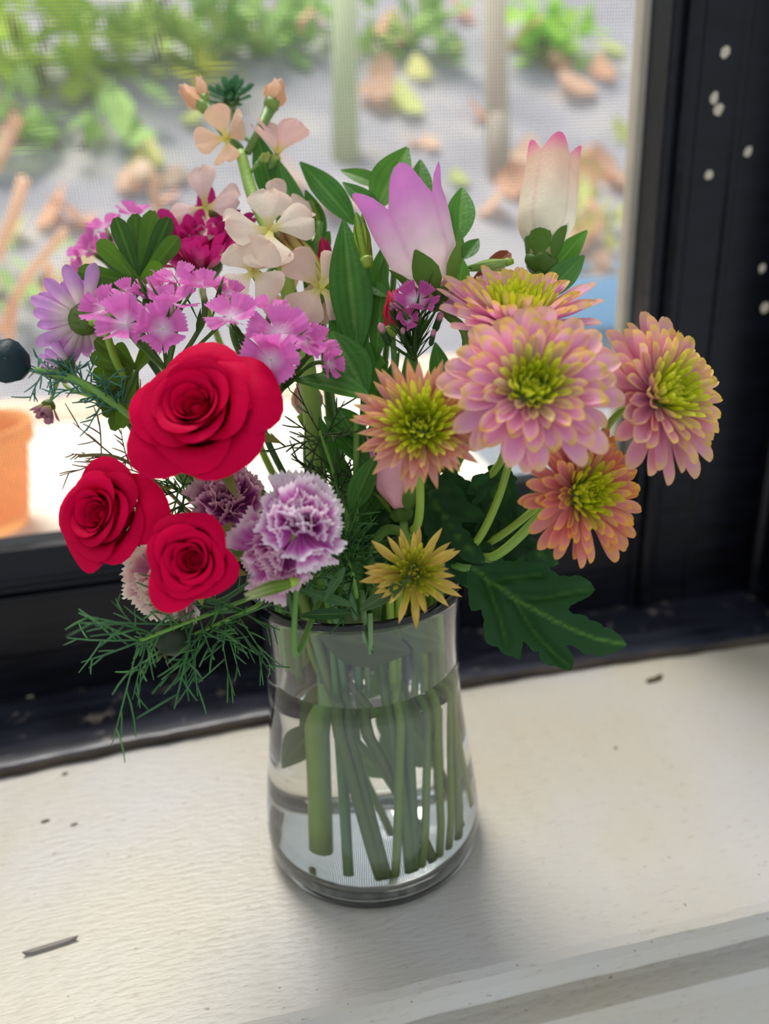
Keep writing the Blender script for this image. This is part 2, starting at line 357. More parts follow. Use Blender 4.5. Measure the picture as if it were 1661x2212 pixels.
# ------------------------------------------------------------------ chrysanthemums
PINK = S(252, 188, 226); PINKD = S(186, 76, 128); YTIP = S(244, 212, 110); LIME = S(208, 218, 44); LIMED = S(150, 170, 20)
def mum(label, cx, cy, d, Rp, nc, bot, N=140, tl=.36, wout=.23, Lk=1.0, c_in=LIME, c_out=PINK, c_tip=YTIP, c_base=PINKD, pointed=False, el0=82, el1=-4, seed=1,
        spin=0, extra=None, stemcol=G_STEM, drop=None, wild=1.0, r=.0014, cup=.7, group=None, mouth=None, sback=.010, hollow=.0, lenp=1.25, calyx=True, name='chrysanthemum', kpow=.8, tipamt=1.0, short=None, two_tone=False):
    o = pt(cx, cy, d); R = px(Rp, d); n = cdir(*nc); fr = frame(o, n, spin); rnd = random.Random(seed)
    root = thing(name, label, 'flower', Vector((bot[0], bot[1], .0105)), group)
    NC = 12; cache = {}
    for k in range(N):
        t = (k+.5)/N; q = min(NC-1, int(t*NC)); var = k % 2
        key = (q, var)
        if key not in cache:
            tq = (q+.5)/NC; g = sm(tl-.14, tl+.16, tq)
            L = R*Lk*(.22+.60*tq**lenp); W = R*(.075+(wout-.075)*sm(tl-.2, 1, tq)**.9)
            def colf(a, s, tq=tq, g=g):
                inn = mixc(c_in, c_tip, .25*sm(.7, 1, s))
                out = mixc(c_base, c_out, sm(.1, .7, s)) if two_tone else c_out
                out = mixc(out, c_tip, tipamt*max(sm(.78, .96, s)*(1.0-.45*sm(.7, 1, tq)), .85*sm(.60, 1, abs(a))*sm(.35, .85, s)*(1-.55*sm(.6, 1, tq))))
                return mixc(inn, out, g)
            V, F, C = petal(L, W, pr_point if (pointed and tq > tl) else pr_spoon, cup*(1.7-1.0*tq), (.75 if var else .5)*(1-.5*tq) + (.15 if tq < tl else 0), colf, 4, 8, ruffle=.012 if tq > .5 else 0, seed=q*3+var)
            me = mesh('petal', V, F, C); me.materials.append(PETAL); cache[key] = me
        az = k*2.399963 + rnd.uniform(-.12, .12)*wild
        el = math.radians(el0 + (el1-el0)*t**kpow + rnd.uniform(-7, 7)*wild)
        rb = R*.30*math.sqrt(t); zb = R*(.10*(1-t) - hollow*(1-t)**2)
        scl = rnd.uniform(.9, 1.08)
        if drop and drop(az, t, rnd): continue
        M = fr @ Matrix.Rotation(az-math.pi/2, 4, 'Z') @ Matrix.Translation((0, rb, zb)) @ Matrix.Rotation(el, 4, 'X') @ Matrix.Rotation(rnd.uniform(-.25, .25)*wild, 4, 'Y') @ Matrix.Scale(scl, 4)
        part('petal', cache[key], None, root, M)
    b = MB()                                            # green receptacle behind the petals
    V, F = closed([(R*.05, -R*.34), (R*.16, -R*.28), (R*.30, -R*.12), (R*.33, R*.0), (R*.22, R*.06), (R*.05, R*.10)], 16)
    b.add([fr @ Vector(v) for v in V], F, [mixc(G_DARK, LIMED, .25)]*len(V))
    part('receptacle', b.me('receptacle'), STEM, root)
    if calyx:
        V, F, C = petal(R*.30, R*.11, pr_lan, .4, .7, lambda a, s: mixc(G_DARK, G_STEM, .5), 2, 4)
        cm = mesh('bract', V, F, C); cm.materials.append(LEAF)
        for k in range(10):
            part('bract', cm, None, root, fr @ Matrix.Rotation(k*.628, 4, 'Z') @ Matrix.Translation((0, R*.12, -R*.30)) @ Matrix.Rotation(math.radians(28), 4, 'X'))
    stem(root, o - n*R*.30, n, bot, r, stemcol, extra=extra, mouth=mouth, back=sback, short=short)
    return root, fr, R
GM = 'pink and lime chrysanthemums of the bouquet'
mum('largest pink chrysanthemum with lime centre, in front of the other pink blooms', 1150, 838, .208, 186, (.0, .26, .95), bpos(970, 1870), N=165, tl=.44, wout=.27, seed=2, el0=84, el1=-18, hollow=.12, cup=.75, extra=[pt(1075, 1080, .246), pt(1010, 1190, .26)], mouth=(.022, -.008), group=GM)
mum('peach pink chrysanthemum with wide lime centre and narrow pointed petals', 908, 920, .216, 140, (.0, .20, .97), bpos(869, 1943), N=230, tl=.60, wout=.165, pointed=True, seed=3, el0=86, el1=0, c_out=S(238, 168, 160), c_base=S(205, 110, 130), hollow=.10, lenp=1.0, kpow=.55, extra=[pt(905, 1120, .236)], mouth=(.012, -.016), group=GM)
mum('pink chrysanthemum facing upward behind the largest pink bloom', 1115, 690, .238, 178, (.02, .80, .56), bpos(939, 1911), N=180, tl=.52, wout=.21, seed=4, el0=84, el1=4, kpow=.7, extra=[pt(1080, 1000, .258)], mouth=(.024, .0), group=GM)
mum('pink chrysanthemum turned sideways beside the black window stile', 1428, 856, .226, 178, (.50, .22, .82), bpos(999, 1853), N=165, tl=.44, wout=.24, seed=5, el0=82, el1=-18, hollow=.0, extra=[pt(1230, 1030, .256), pt(1060, 1170, .262)], mouth=(.028, -.002), group=GM, c_out=S(240, 172, 196))
mum('low orange pink chrysanthemum drooping above the big serrated leaf', 1258, 1068, .226, 150, (.34, .02, .93), bpos(985, 1813), N=165, tl=.48, wout=.20, seed=6, el0=82, el1=-14, c_out=S(236, 152, 150), c_tip=S(244, 190, 74), c_base=S(190, 84, 116), hollow=.05, extra=[pt(1160, 1120, .246), pt(1060, 1205, .258)], mouth=(.029, -.006), group=GM, stemcol=S(132, 164, 66), r=.0017)
mum('small ragged yellow green chrysanthemum hanging over the vase rim', 893, 1238, .228, 108, (.10, .10, .98), bpos(827, 1947), N=120, tl=.62, wout=.17, pointed=True, seed=8, el0=84, el1=-4, c_out=S(224, 196, 96), c_tip=S(236, 180, 110), c_base=S(186, 170, 60), c_in=S(180, 182, 44), wild=1.8, drop=lambda az, t, r: t > .55 and r.random() < .28, mouth=(.008, -.020), short=.08, kpow=.6)
mum('magenta chrysanthemum half hidden behind the peach stock', 428, 565, .285, 165, (-.02, .66, .62), bpos(760, 1930), N=56, tl=-.3, wout=.24, c_out=S(206, 44, 132), c_base=S(120, 14, 78), c_tip=S(206, 50, 138), seed=9, el0=84, el1=18, wild=1.3, Lk=1.1, extra=[pt(560, 960, .29)], short=.08)
mum('lilac and white chrysanthemum seen from behind at the screen side', 182, 690, .258, 108, (-.62, .34, -.62), bpos(720, 1900), N=80, tl=-.3, wout=.27, c_out=S(222, 164, 222), c_base=S(248, 232, 224), two_tone=True, c_tip=S(190, 110, 196), tipamt=.5, seed=10, el0=78, el1=4, extra=[pt(300, 860, .262)], short=.09)
mum('tiny half open lilac chrysanthemum beside the thread leaved sprig', 142, 790, .262, 66, (-.62, .65, -.1), bpos(735, 1880), N=30, tl=-.3, wout=.28, c_out=S(222, 164, 224), c_base=S(246, 232, 232), two_tone=True, c_tip=S(196, 116, 200), tipamt=.5, seed=11, el0=82, el1=40, extra=[pt(280, 900, .265)], r=.001, short=.1)

# ------------------------------------------------------------------ roses
def rose(label, cx, cy, d, Rp, nc, bot, N=26, seed=1, spin=0, openness=1.0, c=S(212, 0, 62), cd_=S(56, 0, 16), deep=0.0, extra=None, mouth=None, sq=0.0):
    o = pt(cx, cy, d); R = px(Rp, d); n = cdir(*nc); fr = frame(o, n, spin); rnd = random.Random(seed)
    root = thing('rose', label, 'rose', Vector((bot[0], bot[1], .0105)), 'crimson spray roses')
    for i in range(N):
        f = i/(N-1); th = i*2.399963 + rnd.uniform(-.2, .2)
        r0 = R*(.09+.51*f**1.1); lip = r0 + R*openness*(.02+.38*f**1.8); zt = R*(.34+.20*math.sin(math.pi*min(1, f*1.25)) - .36*f**2.4 - deep*(1-f)**1.5); zb = -R*.72; rb = R*(.03+.12*f)
        Wt = math.radians((112-50*f)*rnd.uniform(.92, 1.08)); curl = R*(.03+.30*f**1.5)*rnd.uniform(.7, 1.3); zt *= rnd.uniform(.93, 1.05); ph = rnd.uniform(0, 6)
        ptip = rnd.uniform(.0, .16)*f; wv = rnd.uniform(.6, 1.8)
        def fn(a, s, f=f, th=th):
            se = s*(1-.26*abs(a)**2.6*(.5+.5*s))
            rho = rb+(r0-rb)*math.sin(min(se/.62, 1)*math.pi/2) + (lip-r0)*max(0, (se-.5)/.5)**2
            z = zb+(zt-zb)*se + ptip*R*(1-abs(a))*s - curl*max(0, (se-.80)/.20)**2
            rho += curl*.55*max(0, (se-.80)/.20)**1.5
            phi = th + a*Wt*(.30+.70*math.sin(min(1, s*1.25)*math.pi/2))
            rho *= 1+.05*a + (.025+.02*f)*wv*math.sin(a*4.5+ph)*s*s
            if sq: rho *= 1+sq*f*math.cos(4*(phi+.6))
            cc = c
            return Vector((rho*math.cos(phi), rho*math.sin(phi), z)), cc
        V, F, C = grid(14, 12, fn)
        part('petal', mesh('petal', V, F, C), VELVET, root, fr)
    V, F = closed([(R*.10, -R*1.05), (R*.18, -R*.99), (R*.22, -R*.90), (R*.16, -R*.82), (R*.05, -R*.80)], 14)
    part('hip', mesh('hip', V, F, [G_STEM]*len(V)), STEM, root, fr)
    zc = R*(.30-deep)
    V, F = closed([(R*.10, -R*.80), (R*.13, -R*.70), (R*.12, min(zc-R*.05, -R*.5) if deep > .6 else zc-R*.25), (R*.085, zc-R*.06), (R*.03, zc)], 16)
    V = [Vector((v[0]*(1+.12*math.cos(3*math.atan2(v[1], v[0])+v[2]/R*4)), v[1]*(1+.12*math.cos(3*math.atan2(v[1], v[0])+v[2]/R*4)), v[2])) for v in V]
    part('heart', mesh('heart', V, F, [c]*len(V)), VELVET, root, fr)
    V, F, C = petal(R*.85, R*.20, pr_lan, .3, -.9, lambda a, s: mixc(S(84, 112, 50), S(150, 150, 70), s), 2, 6)
    sm_ = mesh('sepal', V, F, C); sm_.materials.append(LEAF)
    for k in range(5):
        part('sepal', sm_, None, root, fr @ Matrix.Rotation(k*1.2566+.4, 4, 'Z') @ Matrix.Translation((0, R*.20, -R*.82)) @ Matrix.Rotation(math.radians(12+rnd.uniform(-25, 20)), 4, 'X'))
    stem(root, fr @ Vector((0, 0, -R*1.02)), n, bot, .0018, S(110, 136, 56), extra=extra, mouth=mouth, back=.018)
    return root, fr, R
rose('largest crimson rose, fully open, above the other two roses', 424, 882, .214, 160, (-.10, .32, .94), bpos(845, 1947), N=27, seed=21, spin=.6, openness=1.0, deep=.26)
rose('crimson rose turned toward the bright outdoor ledge', 214, 1110, .224, 132, (-.36, .12, .92), bpos(959, 1885), N=24, seed=22, spin=1.4, openness=.85, deep=.34, mouth=(-.024, -.006))
rose('cupped crimson rose with dark centre beside the purple carnation', 408, 1208, .209, 124, (.02, .06, .98), bpos(827, 1947), N=21, seed=25, spin=.2, openness=.5, deep=.8, sq=.06, mouth=(-.022, -.014))

# ------------------------------------------------------------------ carnations
def carnation(label, cx, cy, d, Rp, nc, bot, N=44, seed=1, cin=S(212, 84, 190), cout=S(255, 244, 250), group='purple and white carnations', extra=None, mouth=None, sc_=(1, 1, 1), short=.085):
    o = pt(cx, cy, d); R = px(Rp, d); n = cdir(*nc); fr = frame(o, n) @ Matrix.Diagonal((*sc_, 1)); rnd = random.Random(seed)
    root = thing('carnation', label, 'carnation', Vector((bot[0], bot[1], .0105)), group)
    ms = []
    for v in range(9):
        j = rnd.uniform(.8, 1.1)
        V, F, C = petal(R*.80*j, R*.95*j, pr_fan, -.1, .5+.25*(v % 3), lambda a, s: mixc(mixc(cin, mixc(cin, cout, .25), .5+.5*math.sin(a*14)), cout, sm(.66, .95, s)), 18, 7, ruffle=.075, serr=.055, seed=seed*50+v)
        me = mesh('petal', V, F, C); me.materials.append(FRILL); ms.append(me)
    for k in range(N):
        t = (k+.5)/N; az = k*2.399963+rnd.uniform(-.3, .3); el = math.radians(86-100*t**.9+rnd.uniform(-12, 12))
        M = fr @ Matrix.Rotation(az, 4, 'Z') @ Matrix.Translation((0, R*.20*t, R*(-.18-.05*t))) @ Matrix.Rotation(el, 4, 'X') @ Matrix.Rotation(rnd.uniform(-.6, .6), 4, 'Y') @ Matrix.Scale(rnd.uniform(.82, 1.08)*(.82+.22*t), 4)
        part('petal', ms[k % 9], None, root, M)
    V, F = closed([(R*.08, -R*1.25), (R*.20, -R*1.15), (R*.24, -R*.7), (R*.26, -R*.30), (R*.10, -R*.2)], 14)
    part('calyx', mesh('calyx', V, F, [mixc(G_STEM, G_DARK, .3)]*len(V)), STEM, root, fr)
    stem(root, fr @ Vector((0, 0, -R*1.2)), n, bot, .0013, S(96, 130, 84), extra=extra, mouth=mouth, back=.012, short=short)
carnation('large ruffled purple and white carnation beside the cupped rose', 652, 1122, .212, 122, (.18, .42, .88), bpos(890, 1930), N=40, seed=31, mouth=(-.006, -.02), group=None)
carnation('lower ruffled carnation tucked under the large purple one', 596, 1200, .220, 106, (-.1, -.25, .95), bpos(900, 1900), N=34, seed=32, mouth=(-.012, -.02), cout=S(250, 226, 234), group=None)
carnation('deep purple carnation peeking out under the largest rose', 492, 1076, .236, 98, (-.1, .55, .8), bpos(850, 1900), N=40, seed=33, cin=S(176, 56, 156), cout=S(250, 214, 224), mouth=(-.018, -.012), group=None)
carnation('pale cream pink carnation hidden behind the cupped rose', 350, 1266, .236, 100, (-.35, -.40, .8), bpos(800, 1880), N=40, seed=34, cin=S(214, 130, 170), cout=S(252, 238, 222), mouth=(-.026, -.010), group=None)

# ------------------------------------------------------------------ sweet williams
def sweetw(label, florets, base, bot, seed, buds=(), colr=None, mouth=None, tufts=26, group=None, tr=.020):
    rnd = random.Random(seed); base = pt(*base)
    root = thing('sweet_william', label, 'flower', Vector((bot[0], bot[1], .0105)), group)
    pk = colr or S(240, 122, 206)
    cache = []
    for v in range(5):
        def colf(a, s):
            c = mixc(S(246, 226, 240), pk, sm(.10, .42, s)); c = mixc(c, S(206, 66, 152), .55*math.exp(-((s-.42)/.16)**2)*(1-.5*abs(a)))
            return mixc(c, S(244, 170, 220), .3*sm(.85, 1, s)+.12*math.sin(a*20))
        V, F, C = petal(1.0, 1.02, pr_fan, -.10, .25+.1*v-.2*(v % 2), colf, 14, 6, ruffle=.05, serr=.055, seed=seed*9+v)
        me = mesh('petal', V, F, C); me.materials.append(PETAL); cache.append(me)
    cen = base
    for i, (x, y, dd, Rp, nc) in enumerate(florets):
        o = pt(x, y, dd); R = px(Rp*1.16, dd); n = cdir(*nc); fr = frame(o, n, rnd.uniform(0, 1.2))
        b = MB()
        tail = o - n*R*1.2; knee = tail.lerp(base, .5) - n*R*.3
        b.tube(catmull([o - n*R*.02, tail, knee, base], 5), [R*.09]*2+[R*.13]*5+[R*.10]*9, [S(190, 210, 150)]*2+[S(86, 120, 54)]*14, 7)
        b.V = b.V; fl = part('floret', b.me('floret'), STEM, root)
        V, F, C = petal(R*1.0, R*.05, lambda s: 1-.6*s, 0, 1.6, lambda a, s: S(246, 228, 240), 2, 6)
        smn = mesh('stamen', V, F, C)
        part('stamen', smn, PETAL, fl, fr @ Matrix.Rotation(rnd.uniform(0, 6), 4, 'Z') @ Matrix.Rotation(1.2, 4, 'X') @ Matrix.Scale(.6, 4))
        for k in range(5):
            M = fr @ Matrix.Rotation(k*1.25664+rnd.uniform(-.1, .1), 4, 'Z') @ Matrix.Translation((0, R*.03, 0)) @ Matrix.Rotation(math.radians(14+rnd.uniform(-12, 16)), 4, 'X') @ Matrix.Rotation(rnd.uniform(-.2, .2), 4, 'Y') @ Matrix.Scale(R*rnd.uniform(.9, 1.05), 4)
            part('petal', cache[(k+i) % 5], None, fl, M)
    for (x, y, dd, Rp, nc) in buds:
        o = pt(x, y, dd); R = px(Rp, dd); n = cdir(*nc); fr = frame(o, n)
        V, F = closed([(R*.2, -R*1.6), (R*.42, -R*1.2), (R*.40, -R*.2), (R*.42, R*.3), (R*.40, R*.7), (R*.1, R*1.0)], 10)
        C = [G_DARK if v[2] < R*.0 else S(226, 160, 176) for v in V]
        part('bud', mesh('bud', V, F, C), PETAL, root, fr)
    V, F, C = petal(1, .10, pr_lan, .4, .3, lambda a, s: S(68, 102, 44), 2, 4)
    tm = mesh('bract', V, F, C); tm.materials.append(LEAF)
    ctr = sum((pt(f[0], f[1], f[2]) for f in florets), Vector())/len(florets); ax = (ctr-base).normalized()
    for k in range(tufts):
        q = base.lerp(pt(*rnd.choice(florets)[:3]), rnd.uniform(.15, .75))
        d_ = (ax + cdir(rnd.uniform(-1, 1), rnd.uniform(-.3, .9), rnd.uniform(-1, 1))*.8).normalized()
        part('bract', tm, None, root, frame(q, d_) @ Matrix.Rotation(math.radians(90), 4, 'X') @ Matrix.Scale(tr*rnd.uniform(.5, 1), 4))
    stem(root, base, ax, bot, .0012, S(72, 104, 50), mouth=mouth, back=.015, short=.082)
sweetw('pink sweet william head with fringed florets directly above the largest rose', [
    (271, 700, .232, 54, (-.05, .30, .95)), (352, 712, .232, 50, (.05, -.1, .98)), (372, 655, .236, 48, (.1, .75, .6)), (224, 668, .240, 46, (-.5, .5, .7)),
    (275, 634, .246, 36, (-.1, .8, .6)), (334, 634, .246, 40, (0, .7, .7)), (376, 606, .248, 44, (0, .8, .6)), (440, 622, .243, 48, (.1, .85, .45)), (498, 640, .245, 36, (.3, .7, .6))],
    (360, 800, .255), bpos(745, 1900), 41, tufts=30)
sweetw('pink sweet william head between the largest rose and the dark broad leaf', [
    (500, 686, .232, 54, (0, .62, .78)), (580, 668, .243, 42, (.1, .75, .6)), (604, 722, .228, 58, (.05, .50, .86)), (655, 735, .234, 42, (.4, .4, .8)),
    (585, 778, .224, 58, (-.1, -.15, .98)), (690, 748, .240, 42, (.7, .5, .5)), (712, 786, .238, 32, (.85, -.1, .5))],
    (590, 870, .252), bpos(800, 1910), 42, tufts=30)
sweetw('blurred pink sweet william head behind the green rosette', [
    (228, 492, .30, 36, (-.2, .7, .6)), (190, 540, .30, 40, (-.6, .4, .7)), (290, 462, .302, 34, (.1, .8, .5)), (178, 578, .30, 34, (-.7, .1, .6)), (222, 540, .305, 36, (-.3, .5, .7))],
    (290, 680, .30), bpos(730, 1880), 43, tufts=10)
sweetw('single magenta sweet william floret over a dark green bud cluster', [
    (898, 648, .238, 42, (.05, .35, .93)), (880, 690, .236, 22, (-.1, .2, .9))], (900, 800, .248), bpos(880, 1900), 44,
    buds=[(948, 690, .240, 18, (.3, .8, .4)), (848, 668, .240, 15, (-.2, .9, .3)), (828, 716, .240, 20, (-.4, .8, .3)), (935, 725, .236, 14, (.2, .9, .3)), (870, 720, .236, 13, (0, .9, .3))],
    colr=S(206, 80, 160), tufts=60, tr=.016)

# ------------------------------------------------------------------ stock spike
CRM = S(254, 236, 214); PCH = S(252, 206, 186); YEL = S(226, 214, 96)
sroot = thing('stock_spike', 'tall peach stock flower spike rising highest in the bouquet', 'flower', Vector((*bpos(720, 1813), .0105)))
sp = [pt(520, 330, .292), pt(545, 420, .285), pt(590, 520, .275), pt(628, 650, .268), pt(670, 850, .268)]
b = MB(); Q = catmull([sp[0], sp[1], sp[2], sp[3], sp[4], Vector((-.012, .0, .122)), Vector((*bpos(720, 1813), .0105))], 8)
b.tube(Q, [.0020+.0018*i/len(Q) for i in range(len(Q))], [S(152, 190, 88) for i in range(len(Q))], 10)
part('stem', b.me('stem'), STEM, sroot)
def blossom(x, y, d, Rp, nc, at, spin=0, els=(15, 25, 10, 30), cc=CRM, skip=(), seed=0, W=1.0):
    rnd = random.Random(seed); o = pt(x, y, d); R = px(Rp*1.12, d); n = cdir(*nc); fr = frame(o, n, spin)
    b = MB(); base = pt(*at); k1 = o - n*R*.75
    b.tube(catmull([o, k1, k1.lerp(base, .5), base], 5), [R*.10, R*.14, R*.17, R*.18, R*.18, R*.16]+[R*.08]*10, [S(176, 190, 90)]+[S(112, 144, 74)]*15, 8)
    bl = part('blossom', b.me('blossom'), STEM, sroot)
    for k in range(4):
        if k in skip: continue
        V, F, C = petal(R, R*W*rnd.uniform(.92, 1.12), pr_ob, rnd.uniform(-.35, .1), rnd.uniform(-.9, .2), lambda a, s: mixc(mixc(YEL, cc, sm(.08, .38, s)), PCH, .55*sm(.5, 1, s)*(.5+.5*math.sin(a*3+k))), 8, 8, ruffle=.035, seed=seed*5+k, fold=.15)
        part('petal', mesh('petal', V, F, C), PETAL, bl, fr @ Matrix.Rotation(k*math.pi/2+rnd.uniform(-.2, .2), 4, 'Z') @ Matrix.Rotation(math.radians(els[k]), 4, 'X'))
blossom(490, 300, .292, 62, (-.35, .05, .9), (532, 390, .288), .2, (35, 40, 20, 40), S(248, 206, 170), seed=1)
blossom(598, 335, .292, 82, (.3, .75, .35), (552, 440, .284), .4, (58, 30, 60, 64), S(250, 206, 200), seed=2, W=.7)
blossom(445, 450, .287, 88, (-.25, .15, .9), (580, 500, .277), .1, (18, 24, 12, 24), S(250, 216, 208), seed=3, W=.72)
blossom(580, 498, .262, 92, (.0, .25, .95), (596, 540, .273), .15, (14, 30, 20, 18), seed=4)
blossom(622, 448, .276, 58, (.45, .5, .7), (590, 510, .276), .5, (20, 30, 20, 10), S(250, 222, 204), seed=5)
blossom(548, 588, .258, 70, (-.2, .0, .97), (600, 560, .272), .7, (12, 30, 20, 30), seed=6, W=1.1)
blossom(690, 622, .262, 84, (.18, .35, .9), (625, 640, .268), 1.0, (30, 22, 8, 25), S(250, 216, 196), seed=7)
blossom(632, 655, .268, 58, (-.3, .2, .9), (640, 690, .268), .2, (20, 20, 20, 20), S(244, 214, 188), seed=8)
blossom(655, 700, .270, 62, (.1, -.1, .95), (650, 760, .269), .8, (20, 20, 20, 20), S(240, 208, 186), seed=9)
def sbud(b0, b1, b2, rp, c1=S(248, 206, 150), c2=S(238, 190, 160)):
    a, c, e = pt(*b0), pt(*b1), pt(*b2); r = px(rp, b1[2]); ax = (e-c).normalized(); L = (e-c).length
    m = MB(); m.tube([a, a.lerp(c, .5), c], [r*.25, r*.28, r*.4], S(120, 156, 80), 8)
    m.tube([c, c+ax*L*.16, c+ax*L*.30], [r*.4, r*.55, r*.5], S(128, 156, 70), 10)
    bd = part('bud', m.me('bud'), STEM, sroot)
    for k in range(4):
        V, F, C = petal(L*.85, r*1.7, pr_lan, .75, .35, lambda a_, s: mixc(c1, c2, s), 4, 6)
        part('petal', mesh('petal', V, F, C), PETAL, bd, frame(c+ax*L*.10, ax, k*1.57) @ Matrix.Translation((0, r*.42, 0)) @ Matrix.Rotation(math.radians(80), 4, 'X'))
sbud((515, 340, .293), (450, 240, .297), (388, 185, .30), 26)
sbud((512, 330, .293), (445, 225, .297), (428, 165, .30), 20)
sbud((535, 330, .291), (582, 238, .296), (606, 172, .298), 32)
sbud((535, 380, .289), (560, 350, .285), (585, 330, .284), 14, S(190, 200, 110), S(190, 200, 110))

# ------------------------------------------------------------------ bellflowers
def bell(label, b0, t0, Rp, bot, seed, sep=5, lobes=5, flare=1.0, cA=S(246, 226, 226), cB=S(240, 146, 214), extra=None, closed_tip=0.0, tipc=None, leaves=(), mouth=None, sepang=58, notch=.64, spin=0):
    a, t = pt(*b0), pt(*t0); ax = (t-a); L = ax.length; n = ax.normalized(); R = px(Rp, b0[2]); fr = frame(a, n, spin, -FWD)
    root = thing('bellflower', label, 'bellflower', Vector((*bot, .0105)), None)
    K = 50; NV = 22; V = []; C = []; F = []
    tipc = tipc or cB
    for j in range(NV+1):
        s = j/NV
        for k in range(K):
            ph = 2*math.pi*k/K; lob = .5+.5*math.cos(lobes*ph)      # 1 at lobe centre
            smax = notch+(1-notch)*lob**.62
            q = s*smax
            rad = R*(.30*min(1, q/.06)**.5 + .52*sm(.0, .34, q) + .16*sm(.3, .7, q)*flare - closed_tip*sm(.35, 1, q))
            rad *= 1 - .10*(lob**3)*sm(.15, .4, q)*(1-sm(.5, .8, q))*0 + .045*math.cos(lobes*ph)*sm(.1, .5, q)
            curl = sm(.74, 1, q)
            rad += R*(.20*flare)*curl*lob
            rad *= 1 + .03*math.sin(ph*3+seed)+.02*math.sin(ph*7+seed*2)*q
            V.append(Vector((rad*math.cos(ph), rad*math.sin(ph), L*q*(1-.06*curl*flare))))
            c = mixc(cA, cB, sm(.25, .85, q)); c = mixc(c, tipc, sm(.8, 1, q))
            c = mixc(c, mixc(cB, (.5, .1, .3), .4), .28*math.exp(-((abs((ph*lobes/(2*math.pi)) % 1 - .5))/.035)**2))
            C.append(c)
    for j in range(NV):
        for k in range(K):
            k2 = (k+1) % K; F.append((j*K+k, j*K+k2, (j+1)*K+k2, (j+1)*K+k))
    F.append(tuple(range(K-1, -1, -1)))
    part('corolla', mesh('corolla', V, F, C), PETAL, root, fr)
    V, F = closed([(R*.10, -R*.42), (R*.30, -R*.36), (R*.44, -R*.15), (R*.42, R*.02), (R*.2, R*.08)], 20)
    V = [Vector((v[0]*(1+.14*math.cos(5*math.atan2(v[1], v[0]))), v[1]*(1+.14*math.cos(5*math.atan2(v[1], v[0]))), v[2])) for v in V]
    part('calyx', mesh('calyx', V, F, [S(96, 132, 52)]*len(V)), LEAF, root, fr)
    V, F, C = petal(R*1.15, R*.66, pr_lan, .35, .15, lambda a_, s: S(98, 138, 52), 4, 6)
    sm_ = mesh('sepal', V, F, C); sm_.materials.append(LEAF); rnd = random.Random(seed)
    for k in range(sep):
        part('sepal', sm_, None, root, fr @ Matrix.Rotation(k*6.2832/sep+.6, 4, 'Z') @ Matrix.Translation((0, R*.38, -R*.12)) @ Matrix.Rotation(math.radians(sepang+rnd.uniform(-12, 10)), 4, 'X'))
    for lf in leaves: leaf(root, pt(*lf[0]), pt(*lf[1]), px(lf[2], lf[0][2]), c=lf[3], bend=lf[4] if len(lf) > 4 else .15, fold=.3, nu=10)
    stem(root, fr @ Vector((0, 0, -R*.4)), n, bot, .0018, S(104, 140, 60), extra=extra, mouth=mouth, back=.018)
    return root
LG = S(136, 190, 40); MG = S(80, 142, 36); DG = S(38, 84, 30); BG = S(24, 52, 28)
bell('large pink bellflower with flared lobes leaning beside the striped green bud', (945, 632, .246), (850, 383, .244), 92, bpos(903, 1900), 3, flare=.8, spin=.35, notch=.70, cA=S(252, 232, 230), cB=S(246, 150, 230),
     leaves=[((990, 640, .26), (1000, 560, .262), 40, MG)])
bell('half closed cream and pink bellflower standing above the upward facing chrysanthemum', (1168, 560, .262), (1196, 318, .268), 76, bpos(985, 1813), 5, flare=.15, cA=S(250, 246, 222), cB=S(240, 204, 180), tipc=S(248, 120, 176), closed_tip=.12, sepang=66, notch=.86, spin=.3,
     leaves=[((1150, 640, .262), (1268, 498, .275), 58, MG), ((1168, 650, .258), (1262, 552, .262), 60, S(86, 146, 66)), ((1150, 640, .256), (1062, 585, .258), 46, LG), ((1140, 640, .254), (1068, 655, .252), 40, S(60, 118, 44), .3)])
bell('pale pink bellflower hanging under the peach chrysanthemum', (868, 1104, .246), (842, 930, .252), 58, bpos(880, 1880), 4, flare=.2, cA=S(244, 190, 196), cB=S(240, 160, 200), sep=3, mouth=(.004, -.010), extra=[pt(875, 1150, .256)])

